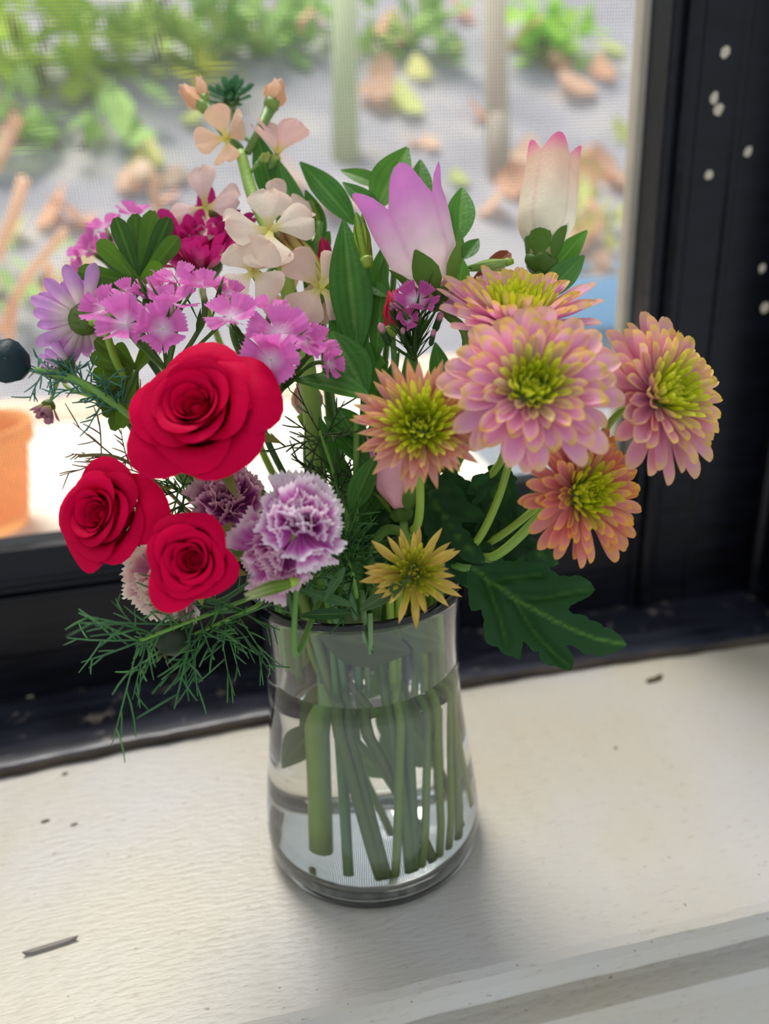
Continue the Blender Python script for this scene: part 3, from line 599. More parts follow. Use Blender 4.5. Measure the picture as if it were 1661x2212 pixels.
# ------------------------------------------------------------------ alstroemeria stems: leaves and buds
def alstro(label, top, bot, leaves, buds=(), mouth=None, extra=None, cat='foliage', name='alstroemeria', r=.0013, scol=S(96, 140, 58), short=.08, keep=False):
    root = thing(name, label, cat, Vector((*bot, .0105)))
    for lf in leaves:
        b, t, wd, c = lf[:4]; kw = lf[4] if len(lf) > 4 else {}
        if not keep and c[1] > 1.5*c[0] and c[1] > 1.5*c[2]: c = mixc(S(66, 130, 44), c, .15)
        leaf(root, pt(*b), pt(*t), px(wd, (b[2]+t[2])/2), c=c, bend=kw.get('bend', .08), fold=kw.get('fold', .3), nrm=cdir(*kw.get('n', (0, .3, 1))), nu=10, nv=14, twist=kw.get('tw', 0), prof=kw.get('p', pr_lan))
    for (b, t, wd, c1, c2, c3) in buds:
        a, e = pt(*b), pt(*t); ax = (e-a).normalized(); L = (e-a).length; R = px(wd, b[2])/2
        fr = frame(a, ax)
        cm = MB(); cm.tube([a-ax*L*.12, a, a+ax*L*.06], [R*.3, R*.45, R*.5], G_STEM, 8)
        bd = part('bud', cm.me('bud'), STEM, root)
        for k in range(6):
            V, F, C = petal(L, R*1.25, lambda s: max(.06, math.sin(math.pi*(s*.90+.08))**.8), 1.0, .38, lambda aa, s: mixc(mixc(c1, c2, sm(.3, 1, s)), c3, .8*math.exp(-((abs(aa)-.45)/.13)**2)*sm(.1, .3, s)), 8, 8)
            M = fr @ Matrix.Rotation(k*1.0472, 4, 'Z') @ Matrix.Translation((0, R*(.42 if k % 2 else .36), 0)) @ Matrix.Rotation(math.radians(80 if k % 2 else 83), 4, 'X')
            part('petal', mesh('petal', V, F, C), PETAL, bd, M)
    stem(root, pt(*top), cdir(0, 1, 0), bot, r, scol, mouth=mouth, extra=extra, back=.02, short=short)
    return root
alstro('dark strap leaved alstroemeria stem rising behind the peach stock', (690, 480, .282), bpos(760, 1880), [
    ((765, 485, .280), (648, 350, .288), 62, S(34, 104, 36), {'bend': .10}), ((665, 560, .280), (600, 345, .290), 62, S(30, 102, 38)), ((600, 460, .290), (555, 290, .296), 60, S(60, 130, 60)),
    ((640, 520, .284), (690, 440, .286), 30, LG), ((680, 560, .284), (712, 500, .284), 44, S(64, 132, 56)), ((700, 520, .286), (660, 410, .29), 40, S(70, 140, 50))],
    [((690, 500, .285), (672, 432, .286), 28, S(170, 196, 80), S(190, 208, 96), S(90, 130, 40))], mouth=(-.004, .014), short=None, r=.0017)
alstro('bright green pointed leaves of the alstroemeria above the large bellflower', (850, 480, .276), bpos(860, 1880), [
    ((812, 452, .274), (880, 318, .280), 84, LG, {'bend': .05}), ((830, 405, .280), (735, 368, .286), 40, S(150, 206, 60)), ((828, 470, .272), (740, 394, .278), 44, S(40, 100, 44)),
    ((905, 470, .274), (908, 345, .282), 56, S(104, 164, 40)), ((975, 520, .270), (935, 440, .276), 46, S(120, 176, 56)), ((992, 520, .268), (998, 405, .276), 62, S(108, 172, 44)),
    ((985, 580, .262), (988, 490, .266), 34, LG), ((1000, 560, .262), (1034, 516, .266), 36, S(84, 150, 44))], mouth=(.006, .012))
alstro('broad upright dark green leaf with striped green alstroemeria bud beside it', (790, 600, .262), bpos(835, 1880), [
    ((772, 760, .256), (742, 476, .266), 92, S(36, 104, 28), {'bend': .06}), ((790, 720, .264), (835, 520, .268), 52, S(58, 126, 44)), ((812, 780, .260), (830, 560, .262), 46, S(88, 150, 40)),
    ((756, 780, .262), (745, 640, .262), 40, S(96, 150, 44)), ((835, 640, .258), (790, 610, .262), 34, S(90, 150, 76)), ((760, 840, .258), (718, 650, .262), 56, S(70, 130, 40)), ((800, 890, .256), (772, 690, .258), 54, S(90, 150, 40)),
    ((840, 830, .262), (772, 730, .262), 40, S(130, 180, 50)), ((780, 930, .256), (838, 780, .262), 40, S(110, 170, 44))],
    [((793, 565, .256), (772, 462, .260), 60, S(150, 186, 60), S(126, 164, 56), S(52, 84, 30))], mouth=(.002, .004))
alstro('cream alstroemeria bud streaked dark red beside the stock stem', (700, 640, .272), bpos(770, 1880), [
    ((690, 700, .272), (655, 560, .275), 30, DG)], [((700, 625, .268), (606, 492, .274), 92, S(226, 220, 130), S(196, 150, 110), S(96, 40, 30))], mouth=(.0, .008), cat='bud')
alstro('half open red and yellow alstroemeria bud under the half closed bellflower', (1040, 660, .266), bpos(950, 1860), [
    ((1000, 640, .262), (1066, 600, .262), 34, S(176, 186, 60)), ((985, 660, .262), (1100, 545, .27), 40, S(150, 70, 50), {'p': pr_str})], [((1098, 566, .262), (1008, 580, .262), 38, S(180, 206, 120), S(140, 184, 84), S(110, 160, 70)), ((990, 668, .266), (1085, 590, .268), 60, S(206, 196, 70), S(180, 150, 60), S(120, 50, 30))], cat='bud', mouth=(.016, .006))
alstro('crimson alstroemeria petals showing between broad dark leaves', (700, 620, .276), bpos(790, 1870), [], [((712, 640, .272), (698, 515, .274), 66, S(206, 20, 80), S(196, 26, 92), S(150, 6, 50))], mouth=(.002, .012), cat='flower')
alstro('small coral red flower bud behind the single magenta floret', (848, 720, .262), bpos(850, 1860), [], [((845, 715, .256), (852, 628, .258), 72, S(226, 40, 80), S(240, 70, 110), S(200, 14, 50))], mouth=(.006, .006), cat='bud')
alstro('pale peach alstroemeria bloom hidden low behind the sweet william', (665, 900, .282), bpos(780, 1870), [], [((668, 905, .276), (660, 815, .280), 110, S(240, 206, 180), S(244, 190, 170), S(226, 150, 130))], mouth=(-.006, .006), cat='flower')

# dark filler foliage in the middle of the bouquet
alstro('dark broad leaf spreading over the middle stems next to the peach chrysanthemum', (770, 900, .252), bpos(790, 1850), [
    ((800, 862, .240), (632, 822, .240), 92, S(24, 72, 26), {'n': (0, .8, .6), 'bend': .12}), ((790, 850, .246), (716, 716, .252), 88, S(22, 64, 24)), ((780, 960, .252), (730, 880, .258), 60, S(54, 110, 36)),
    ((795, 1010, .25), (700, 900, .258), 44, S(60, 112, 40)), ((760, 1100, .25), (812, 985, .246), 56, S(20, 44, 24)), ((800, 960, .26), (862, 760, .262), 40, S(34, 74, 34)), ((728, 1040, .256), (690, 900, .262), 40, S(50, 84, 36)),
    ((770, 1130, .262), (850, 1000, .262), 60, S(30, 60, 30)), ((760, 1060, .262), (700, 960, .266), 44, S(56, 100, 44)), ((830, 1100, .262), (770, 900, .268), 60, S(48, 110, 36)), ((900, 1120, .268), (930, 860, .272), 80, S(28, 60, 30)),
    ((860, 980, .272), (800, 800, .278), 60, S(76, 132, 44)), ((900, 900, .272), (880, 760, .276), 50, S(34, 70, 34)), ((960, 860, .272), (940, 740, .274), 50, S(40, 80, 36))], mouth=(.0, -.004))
# lobed leaf outline (chrysanthemum), measured on the big leaf by the vase
OUTL = [(230,830),(330,830),(420,800),(500,745),(520,790),(600,790),(640,760),(680,735),(690,790),(760,800),(860,820),(900,860),(960,905),(1040,915),(1125,905),(1180,935),(1250,985),(1262,1005),(1220,1050),(1160,1085),(1100,1110),(1040,1140),(1020,1175),(1060,1205),(1120,1205),(1180,1225),(1200,1250),(1290,1285),(1300,1310),(1370,1325),(1420,1360),(1470,1400),(1500,1440),(1460,1475),(1405,1500),(1340,1515),(1250,1540),(1190,1520),(1130,1530),(1080,1490),(1030,1455),(985,1455),(1010,1500),(1035,1560),(1020,1640),(960,1640),(890,1610),(830,1610),(765,1565),(755,1500),(710,1510),(660,1450),(630,1425),(610,1490),(585,1575),(530,1545),(480,1530),(430,1470),(340,1440),(320,1350),(325,1260),(310,1180),(230,1190),(215,1090),(220,1000),(210,880)]
VEINS = [[(230,830),(330,880),(560,1060),(900,1270),(1250,1400),(1490,1440)], [(380,925),(600,915),(820,880)], [(560,1075),(830,1075),(1230,1000)], [(390,960),(440,1150),(510,1440)], [(600,1100),(760,1380),(1010,1620)]]
def lobed_mesh(name='leaf', step=42, c=S(34, 78, 34), cv=S(104, 156, 60)):
    P = [Vector(((x-230)/1400, -(y-830)/1400)) for x, y in OUTL]
    # small serrations between measured points
    Q = []
    for i, p in enumerate(P):
        Q.append(p); nx = P[(i+1) % len(P)]
        if (nx-p).length > .045: Q.append(p.lerp(nx, .5) + Vector(((nx-p).y, -(nx-p).x))*(-.08))
    n = len(Q); pts = list(Q)
    def inside(p):
        c_ = False; j = n-1
        for i in range(n):
            a, b = Q[i], Q[j]
            if (a.y > p.y) != (b.y > p.y) and p.x < (b.x-a.x)*(p.y-a.y)/(b.y-a.y)+a.x: c_ = not c_
            j = i
        return c_
    for gx in range(-20, 1400, step):
        for gy in range(-860, 120, step):
            p = Vector((gx/1400+.003*math.sin(gy), gy/1400+.003*math.sin(gx)))
            if inside(p) and min((p-q).length for q in Q) > .014: pts.append(p)
    vs, es, fs, *_ = delaunay_2d_cdt(pts, [(i, (i+1) % n) for i in range(n)], [], 1, 1e-5)
    VV = [[Vector(((x-230)/1400, -(y-830)/1400)) for x, y in v] for v in VEINS]
    def dist(p, pl):
        m_ = 9
        for a, b in zip(pl, pl[1:]):
            t = max(0, min(1, (p-a).dot(b-a)/(b-a).length_squared)); m_ = min(m_, (p-a-(b-a)*t).length)
        return m_
    V = []; C = []
    for p in vs:
        d0 = dist(p, VV[0]); d1 = min(dist(p, v) for v in VV[1:])
        z = .10*min(d0, .3) - .04*math.exp(-(d1/.03)**2) + .02*math.sin(p.x*17)*math.sin(p.y*15) - .30*(p.x*p.x+p.y*p.y)*.35
        V.append(Vector((p.x, p.y, z)))
        C.append(mixc(mixc(c, cv, .6*math.exp(-(d0/.009)**2)), cv, .22*math.exp(-(d1/.008)**2)))
    Fc = [tuple(f) for f in fs]
    return mesh(name, V, Fc, C)
def lobed(root, me, o, size, n, ang, flip=False):
    M = frame(o, n) @ Matrix.Rotation(ang, 4, 'Z') @ Matrix.Scale(size, 4)
    if flip: M = M @ Matrix.Diagonal((1, -1, -1, 1))
    return part('leaf', me, LEAF, root, M)
big = lobed_mesh(step=26)
lr = thing('chrysanthemum_leaf', 'big dark green serrated leaf drooping over the sill beside the vase rim', 'leaf', pt(1012, 1224, .258))
lo = lobed(lr, big, pt(1012, 1224, .256), px(1400/3.691, .256), cdir(.05, .30, .95), 0)
b = MB(); b.tube(catmull([pt(1016, 1228, .256), pt(985, 1222, .260), Vector((.024, -.004, .125)), Vector((.020, .006, .09)), Vector((.016, .010, .05))], 6), .0013, S(96, 140, 58), 8); part('petiole', b.me('petiole'), STEM, lr)
small = lobed_mesh(step=60)
dk = thing('leaf_sprig', 'sprig of dark lobed leaves crowded under the largest pink chrysanthemum', 'leaf', Vector((.018, .004, .02)))
for (x, y, d, sz, n, a) in [(900, 1010, .258, 250, (0, .2, 1), -.5), (980, 1010, .262, 260, (.1, .1, 1), -1.0), (870, 1110, .262, 210, (-.1, .2, 1), .1), (1010, 1060, .268, 260, (.2, .2, 1), -.2), (1040, 1200, .266, 220, (.2, -.1, 1), 1.3), (860, 1010, .272, 240, (0, .2, 1), -1.2), (1100, 1000, .262, 200, (.2, 0, 1), -1.4), (960, 1160, .268, 200, (0, .2, 1), .6)]:
    lobed(dk, small, pt(x, y, d), px(sz, d), cdir(*n), a)
b = MB(); b.tube(catmull([pt(985, 1010, .27), Vector((.022, .002, .15)), Vector((.020, .0, .12)), Vector((.018, .004, .06)), Vector((.018, .004, .02))], 6), .0015, S(70, 104, 46), 8); part('stem', b.me('stem'), STEM, dk)
alstro('grey green narrow leaf curving across the small ragged chrysanthemum', (800, 1325, .236), bpos(830, 1900), [
    ((778, 1318, .228), (886, 1252, .222), 34, S(66, 96, 58), {'bend': -.08}), ((770, 1310, .230), (630, 1270, .236), 22, S(70, 112, 66)), ((745, 1225, .236), (700, 1300, .230), 22, S(84, 128, 78)), ((760, 1325, .232), (645, 1330, .238), 26, S(40, 84, 40))],
    mouth=(-.002, -.022), r=.001, scol=S(110, 144, 90), keep=True)
# carnation bud
cb = alstro('green pointed carnation bud with white tip below the purple carnation', (640, 1258, .222), bpos(810, 1900), [], [((632, 1257, .216), (528, 1288, .212), 50, S(130, 160, 60), S(206, 208, 150), S(110, 150, 60))], mouth=(-.014, -.022), cat='bud', name='carnation_bud', r=.001)

vf = thing('leafy_stem', 'grey green leaves and side shoots standing inside the glass vase', 'leafy stem', Vector((.004, -.004, .0105)))
b = MB(); b.tube(catmull([Vector((.010, -.006, .135)), Vector((.004, -.010, .10)), Vector((-.004, -.004, .055)), Vector((.004, -.004, .0105))], 7), .0012, S(150, 180, 80), 8); part('stem', b.me('stem'), STEM, vf)
for (p0, p1, p2, p3) in [((-.022, -.006, .128), (-.018, -.012, .09), (.0, -.012, .05), (.014, -.022, .011)), ((.018, -.004, .125), (.010, -.004, .09), (.016, -.006, .05), (.026, -.014, .011)), ((.024, .004, .125), (.022, .0, .09), (.024, .0, .05), (.029, -.004, .011)), ((-.012, .006, .12), (.0, .006, .08), (.014, .002, .045), (.024, -.006, .011)), ((-.006, .010, .12), (-.004, .010, .08), (-.012, .006, .045), (-.016, .004, .011))]:
    b = MB(); b.tube(catmull([Vector(p0), Vector(p1), Vector(p2), Vector(p3)], 7), .0010+.0004*random.random(), mixc(S(110, 150, 50), S(196, 214, 90), random.random()), 8); part('side_stem', b.me('side_stem'), STEM, vf)
for (a_, t_, w_, c_) in [((-.016, -.020, .108), (.012, -.026, .100), .017, S(104, 120, 74)), ((.010, -.022, .106), (.026, -.014, .094), .012, S(110, 136, 66)), ((.022, -.006, .088), (.026, -.012, .066), .012, S(96, 128, 74)), ((-.020, .004, .100), (-.026, -.008, .086), .014, S(140, 170, 70)), ((-.010, .006, .060), (-.028, -.004, .044), .010, S(100, 134, 60)), ((.008, .012, .055), (.014, .004, .034), .014, S(130, 176, 60)), ((.002, .008, .098), (.018, .012, .084), .014, S(150, 190, 70)), ((-.004, .010, .045), (.008, .014, .026), .010, S(120, 160, 60))]:
    leaf(vf, Vector(a_), Vector(t_), w_, c=c_, bend=.12, fold=.25, nu=8)

# ------------------------------------------------------------------ green rosettes
def rosette(label, base, tips, bot, wd, c, mouth=None, extra=None):
    root = thing('leaf_rosette', label, 'foliage', Vector((*bot, .0105)))
    for i, (x, y, d) in enumerate(tips):
        dd = i % 3
        leaf(root, pt(*base), pt(x, y, d), px(wd, d), c=mixc(c, LG, .18*dd), c2=mixc(c, LG, .6), bend=-.10+.05*dd, fold=.25, prof=pr_str, nu=8, nv=10, nrm=cdir(.1, -.2, 1))
    stem(root, pt(*base), cdir(0, .9, 0), bot, .0013, S(70, 104, 44), mouth=mouth, extra=extra, back=.02, short=.085)
    return root
rosette('fan of dark green strap leaves standing above the pink sweet william', (302, 612, .264), [(138, 612, .262), (168, 585, .258), (212, 520, .262), (250, 470, .262), (292, 462, .268), (330, 455, .268), (366, 470, .266), (386, 512, .262), (350, 572, .258), (230, 545, .27), (310, 500, .272), (348, 500, .272), (185, 600, .268)], bpos(745, 1870), 40, S(52, 92, 34))
rosette('olive green blunt leaved rosette behind the largest rose', (292, 800, .258), [(206, 733, .256), (196, 768, .256), (202, 858, .258), (226, 900, .258), (244, 930, .256), (262, 925, .254), (230, 800, .262), (330, 745, .262), (250, 745, .262), (212, 880, .262), (285, 915, .26), (200, 812, .262)], bpos(760, 1860), 36, S(78, 104, 30))

# ------------------------------------------------------------------ thread leaved sprigs
def sprig(label, path, bot, n, ln, spread, seed, c=S(92, 150, 84), c2=S(56, 104, 60), mouth=None, r=.00030, start=0.0, dirc=None, name='fennel_sprig', sr=.0007, stemc=S(120, 168, 70)):
    rnd = random.Random(seed); root = thing(name, label, 'foliage', Vector((*bot, .0105)))
    P = catmull([pt(*p) for p in path], 10); b = MB()
    full = [P[-1-i] for i in range(len(P))]
    stem(root, P[0], (P[0]-P[1]).normalized(), bot, sr, stemc, extra=P[5::5], mouth=mouth, back=.001, short=.09)
    for k in range(n):
        i = int((start+(1-start)*rnd.random())*(len(P)*.75)); o = P[min(i, len(P)-2)]
        t = (P[max(0, i-1)]-P[min(i+1, len(P)-1)]).normalized()
        if dirc: t = (t*.3 + cdir(*dirc)).normalized()
        d = (t*.5 + cdir(rnd.uniform(-1, 1), rnd.uniform(-1, 1), rnd.uniform(-.6, .6))*spread).normalized(); L = px(ln, .24)*rnd.uniform(.5, 1.15)
        def branch(o, d, L, lev):
            g = cdir(rnd.uniform(-1, 1), rnd.uniform(-1, 1), rnd.uniform(-1, 1))
            pts = [o + d*L*s + g*L*.16*s*s for s in (0, .33, .66, 1)]
            cc = mixc(c2, c, rnd.random()); b.tube(pts, [r*(1.1 if lev else .9), r, r*.9, r*.6], cc, 4)
            if lev:
                for s in (.3, .5, .68, .85):
                    q = o + d*L*s + g*L*.16*s*s
                    dd = (d + cdir(rnd.uniform(-1, 1), rnd.uniform(-1, 1), rnd.uniform(-.7, .7))*.8).normalized()
                    branch(q, dd, L*rnd.uniform(.3, .5), lev-1)
        branch(o, d, L, 1)
    part('thread_leaves', b.me('thread_leaves'), THREAD, root, kind='stuff')
    return root
sprig('green thread leaved sprig drooping below the cupped crimson rose', [(300, 1385, .226), (390, 1350, .232), (470, 1320, .240), (540, 1290, .25)], bpos(700, 1850), 30, 170, .75, 51, mouth=(-.030, -.004), dirc=(-.35, -.5, .2))
sprig('thread leaved sprig lying over the left side of the vase rim', [(420, 1370, .236), (500, 1335, .240), (560, 1305, .246)], bpos(720, 1860), 16, 150, .8, 52, mouth=(-.029, -.010), c=S(86, 140, 70), dirc=(.3, -.1, .2))
sprig('arching stem with blue green thread leaves reaching toward the screen', [(80, 800, .262), (150, 815, .258), (215, 850, .255), (290, 910, .256), (420, 1060, .262)], bpos(735, 1850), 40, 80, .9, 53, c=S(96, 158, 130), c2=S(48, 104, 84), mouth=(-.026, .006), sr=.0015)
sprig('brown wispy sprig behind the rose that faces the outdoor ledge', [(170, 985, .262), (240, 985, .262), (310, 1020, .264), (430, 1120, .266)], bpos(745, 1850), 12, 110, .8, 54, c=S(120, 84, 50), c2=S(84, 60, 40), mouth=(-.026, .010), sr=.0007, stemc=S(110, 96, 50), r=.00025)
sprig('feathery green sprig filling the vase mouth beneath the carnation', [(740, 1180, .246), (760, 1230, .25), (770, 1290, .256)], bpos(800, 1850), 46, 110, 1.1, 55, c=S(70, 128, 50), c2=S(30, 70, 30), mouth=(-.004, -.010))
sprig('feathery dark sprig threading between stock stem and peach chrysanthemum', [(690, 930, .254), (720, 1020, .256), (750, 1130, .26)], bpos(790, 1840), 26, 110, 1.1, 56, c=S(84, 116, 56), c2=S(50, 64, 40), mouth=(-.006, .002))
sprig('feathery sprig between the roses and the deep purple carnation', [(385, 1060, .24), (420, 1090, .246), (500, 1180, .256)], bpos(750, 1850), 16, 80, 1.0, 57, c=S(80, 130, 60), c2=S(40, 80, 40), mouth=(-.022, -.004))
# seed pods and small spent flowers held by the sprigs
def pod(label, x, y, d, Rp, c, bot, nc, name='seed_pod', mouth=None, extra=None, cat='seed pod'):
    o = pt(x, y, d); R = px(Rp, d); n = cdir(*nc); fr = frame(o, n); root = thing(name, label, cat, Vector((*bot, .0105)))
    V, F = closed([(R*.15, -R*.95), (R*.6, -R*.75), (R*.95, -R*.2), (R*.98, R*.2), (R*.7, R*.7), (R*.2, R*.95)], 20)
    V = [Vector((v[0]*(1+.07*math.cos(5*math.atan2(v[1], v[0]))), v[1]*(1+.07*math.cos(5*math.atan2(v[1], v[0]))), v[2])) for v in V]
    C = [c]*len(V)
    part('capsule', mesh('capsule', V, F, C), LEAF, root, fr)
    for k in range(6):
        V, F, C = petal(R*.9, R*.12, pr_lan, .2, -.9, lambda a, s: mixc(c, S(150, 160, 80), s), 2, 5)
        part('horn', mesh('horn', V, F, C), LEAF, root, fr @ Matrix.Rotation(k*1.047, 4, 'Z') @ Matrix.Translation((0, R*.1, R*.85)) @ Matrix.Rotation(1.1, 4, 'X'))
    V, F, C = petal(R*1.3, R*.10, pr_lan, .2, .8, lambda a, s: mixc(S(50, 90, 60), S(110, 150, 110), s), 2, 5); bm_ = mesh('bract', V, F, C); bm_.materials.append(LEAF)
    for k in range(12): part('bract', bm_, None, root, fr @ Matrix.Rotation(k*.5236, 4, 'Z') @ Matrix.Translation((0, R*.15, -R*.9)) @ Matrix.Rotation(.35+.3*(k % 3), 4, 'X'))
    stem(root, fr @ Vector((0, 0, -R*.9)), n, bot, .0009, S(84, 120, 70), mouth=mouth, extra=extra, back=.012, short=.1)
pod('grey green ribbed seed pod under the cupped crimson rose', 372, 1378, .236, 40, S(70, 84, 62), bpos(720, 1840), (-.3, -.75, .5), mouth=(-.03, -.002), extra=[pt(470, 1300, .25)])
pod('dark blue green bud head at the end of the arching thread leaved stem', 18, 782, .262, 48, S(52, 74, 80), bpos(735, 1840), (-.9, .3, .2), mouth=(-.028, .004), extra=[pt(120, 812, .262), pt(260, 890, .262)])
mum('dusty mauve faded blossom dangling under the arching thread leaved stem', 104, 878, .272, 48, (-.2, -.8, .3), bpos(735, 1835), N=22, tl=-.3, wout=.36, c_out=S(176, 120, 136), c_base=S(196, 180, 120), two_tone=True, c_tip=S(150, 84, 110), tipamt=.5, seed=61, el0=80, el1=40, r=.0008, extra=[pt(150, 840, .27), pt(260, 900, .27)], name='faded_blossom', short=.1)
mum('dark green unopened flower head behind the top of the stock', 500, 215, .318, 58, (0, .3, .6), bpos(770, 1850), N=34, tl=-.3, wout=.26, c_out=S(70, 120, 84), c_base=S(40, 76, 44), c_tip=S(90, 140, 90), seed=62, el0=84, el1=10, r=.0013, extra=[pt(590, 420, .315)], name='flower_bud', short=.06, stemcol=S(80, 130, 60))

# ------------------------------------------------------------------ chips and debris
CHIP = flat('pale_paint_chip', S(206, 196, 172), .6)
def chip(label, P, n, sz, ar, ang, seed, name='paint_chip', m=None, group=None):
    rnd = random.Random(seed); b = MB(); K = 8; V = []
    fr = frame(P, n, ang, Vector((0, 0, 1)) if abs(n.z) < .8 else Vector((0, 1, 0)))
    for z in (0, sz*.08):
        for k in range(K):
            a = 2*math.pi*k/K; r = sz*rnd.uniform(.75, 1.1); V.append(Vector((r*math.cos(a), r*ar*math.sin(a), z+(sz*.12*math.cos(a)**2 if z else 0))))
    F = [tuple(range(K-1, -1, -1)), tuple(K+k for k in range(K))]+[(k, (k+1) % K, K+(k+1) % K, K+k) for k in range(K)]
    o = part(name, mesh(name, V, F, None, False), m or CHIP, None, fr); tag(o, label, 'paint chip', group); return o
chip('long pale paint flake lying on the ledge in the dark window corner', on_z(1497, 1243, .0064), Vector((0, 0, 1)), .0075, .28, .15, 1)
chip('curled pale flake lying on the dark strip below the sash rail', on_z(63, 1503, .0055), Vector((0, 0, 1)), .0026, .55, -.6, 2)
chip('tiny yellowish crumb on the dark strip near the curled flake', on_z(60, 1463, .0062), Vector((0, 0, 1)), .0012, .8, .3, 3)
for i, (x, y, s_, a) in enumerate([(1566, 112, 12, 1), (1542, 212, 13, 1.9), (1551, 238, 13, 1), (1615, 328, 12, 1.7), (1531, 378, 11, 1), (1646, 580, 10, 1), (1652, 664, 14, 1)]):
    chip('pale paint speck stuck on the black window stile', on_y(x, y, .1264), Vector((0, -1, 0)), px(s_, .40), .85 if a == 1 else .7, 1.2, 10+i, group='paint specks on the stile')
DIRT = flat('brown_dirt', S(72, 56, 34), .9)
for i, (x, y, s_, ar) in enumerate([(1412, 1470, 26, .35), (140, 1672, 8, .6), (1330, 1616, 4, 1), (98, 1774, 9, .5), (160, 1781, 8, .4), (1424, 1460, 10, .5)]):
    o = chip('dark gouge in the cream sill paint near the black strip' if i in (0, 5) else 'brown speck on the cream sill paint', on_z(x, y, .00005), Vector((0, 0, 1)), px(s_, .36), ar, .2, 30+i, 'paint_gouge', DIRT, 'gouges in the sill' if i in (0, 5) else 'brown specks on the sill'); o['category'] = 'paint mark'
GRY = flat('scuffed_paint', S(140, 132, 124), .8)
o = chip('grey wedge shaped scratch in the cream sill paint', on_z(112, 2046, .00005), Vector((0, 0, 1)), px(52, .31), .12, .12, 41, 'paint_scratch', GRY); o['category'] = 'paint mark'

# ------------------------------------------------------------------ outdoors
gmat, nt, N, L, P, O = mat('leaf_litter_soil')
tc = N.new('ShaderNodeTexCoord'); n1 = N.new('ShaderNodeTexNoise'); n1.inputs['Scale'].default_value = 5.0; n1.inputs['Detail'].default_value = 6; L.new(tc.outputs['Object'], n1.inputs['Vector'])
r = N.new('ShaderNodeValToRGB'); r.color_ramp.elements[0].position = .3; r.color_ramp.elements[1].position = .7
r.color_ramp.elements[0].color = (*S(156, 156, 162), 1); r.color_ramp.elements[1].color = (*S(200, 194, 190), 1); e = r.color_ramp.elements.new(.5); e.color = (*S(174, 172, 178), 1)  # soil colours lightened to imitate outdoor haze
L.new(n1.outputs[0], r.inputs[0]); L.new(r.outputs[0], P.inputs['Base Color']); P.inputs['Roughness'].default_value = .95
def hz(x, y):                                      # hillside height
    return -.02 + max(0, y-.95)*.50 + .03*noise.noise(Vector((x*2, y*2, 0))) if y > .6 else -.02
V = []; F = []; NX, NY = 60, 50
for j in range(NY+1):
    for i in range(NX+1):
        x = -4+9*i/NX; y = .55+5.5*(j/NY)**1.3; V.append((x, y, hz(x, y)))
for j in range(NY):
    for i in range(NX): a = j*(NX+1)+i; F.append((a, a+1, a+NX+2, a+NX+1))
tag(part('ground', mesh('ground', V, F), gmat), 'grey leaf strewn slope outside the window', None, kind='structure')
lb = MB(); lb.box((-1.2, .150, -.10), (.166, .62, .022))
tag(part('ledge', lb.me('ledge', False), flat('pale_ledge', S(244, 234, 216), .7)), 'bright pale outdoor ledge beyond the screen', None, kind='structure')
def hit(x, y):                                      # pixel ray onto the hillside
    v = FWD + RGT*((x-830.5)/FPX) + UPV*((1106-y)/FPX); t = .5
    while t < 7:
        q = CAM + v*t
        if q.y > .6 and q.z <= hz(q.x, q.y): return q
        t += .02
    return CAM + v*3
def obj_leafmesh(c, nm='blade'):
    return mesh(nm, *petal(1, .62, pr_lan, .3, .6, lambda a, s: mixc(c, (c[0]*.85, c[1]*.8, c[2]*.75), abs(a)*.5), 2, 5))
def fallen(label, x, y, sz, c, seed, group):
    rnd = random.Random(seed); q = hit(x, y); o = part('fallen_leaf', obj_leafmesh(c), OUT, None, Matrix.Translation(q+Vector((0, 0, .006))) @ Matrix.Rotation(rnd.uniform(0, 6.28), 4, 'Z') @ Matrix.Rotation(rnd.uniform(.1, .7), 4, 'X') @ Matrix.Translation((0, -sz/2, 0)) @ Matrix.Scale(sz, 4))
    tag(o, label, 'leaf', group)
rnd = random.Random(5)
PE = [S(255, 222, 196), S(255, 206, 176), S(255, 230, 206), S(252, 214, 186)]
for i in range(46):
    x, y = rnd.choice([(rnd.uniform(0, 420), rnd.uniform(400, 720)), (rnd.uniform(950, 1380), rnd.uniform(320, 620)), (rnd.uniform(600, 1380), rnd.uniform(30, 420)), (rnd.uniform(700, 1000), rnd.uniform(330, 480))])
    fallen('peach coloured fallen leaf on the grey slope outside', x, y, rnd.uniform(.05, .13)*(1 if y > 300 else 1.3), PE[i % 4], i, 'peach fallen leaves outdoors')
for i, (x, y) in enumerate([(625, 70), (660, 50), (990, 40), (1250, 400), (1290, 380), (1265, 520), (130, 480), (160, 490), (25, 270), (10, 310), (1110, 410), (1180, 440)]):
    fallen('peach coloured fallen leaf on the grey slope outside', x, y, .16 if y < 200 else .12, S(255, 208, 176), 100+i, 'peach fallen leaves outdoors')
for i in range(22):
    x, y = rnd.uniform(0, 1350), rnd.uniform(20, 560)
    fallen('yellow green fallen leaf on the grey slope outside', x, y, rnd.uniform(.06, .14), [S(226, 238, 160), S(214, 228, 150), S(244, 242, 170)][i % 3], 200+i, 'yellow green fallen leaves outdoors')
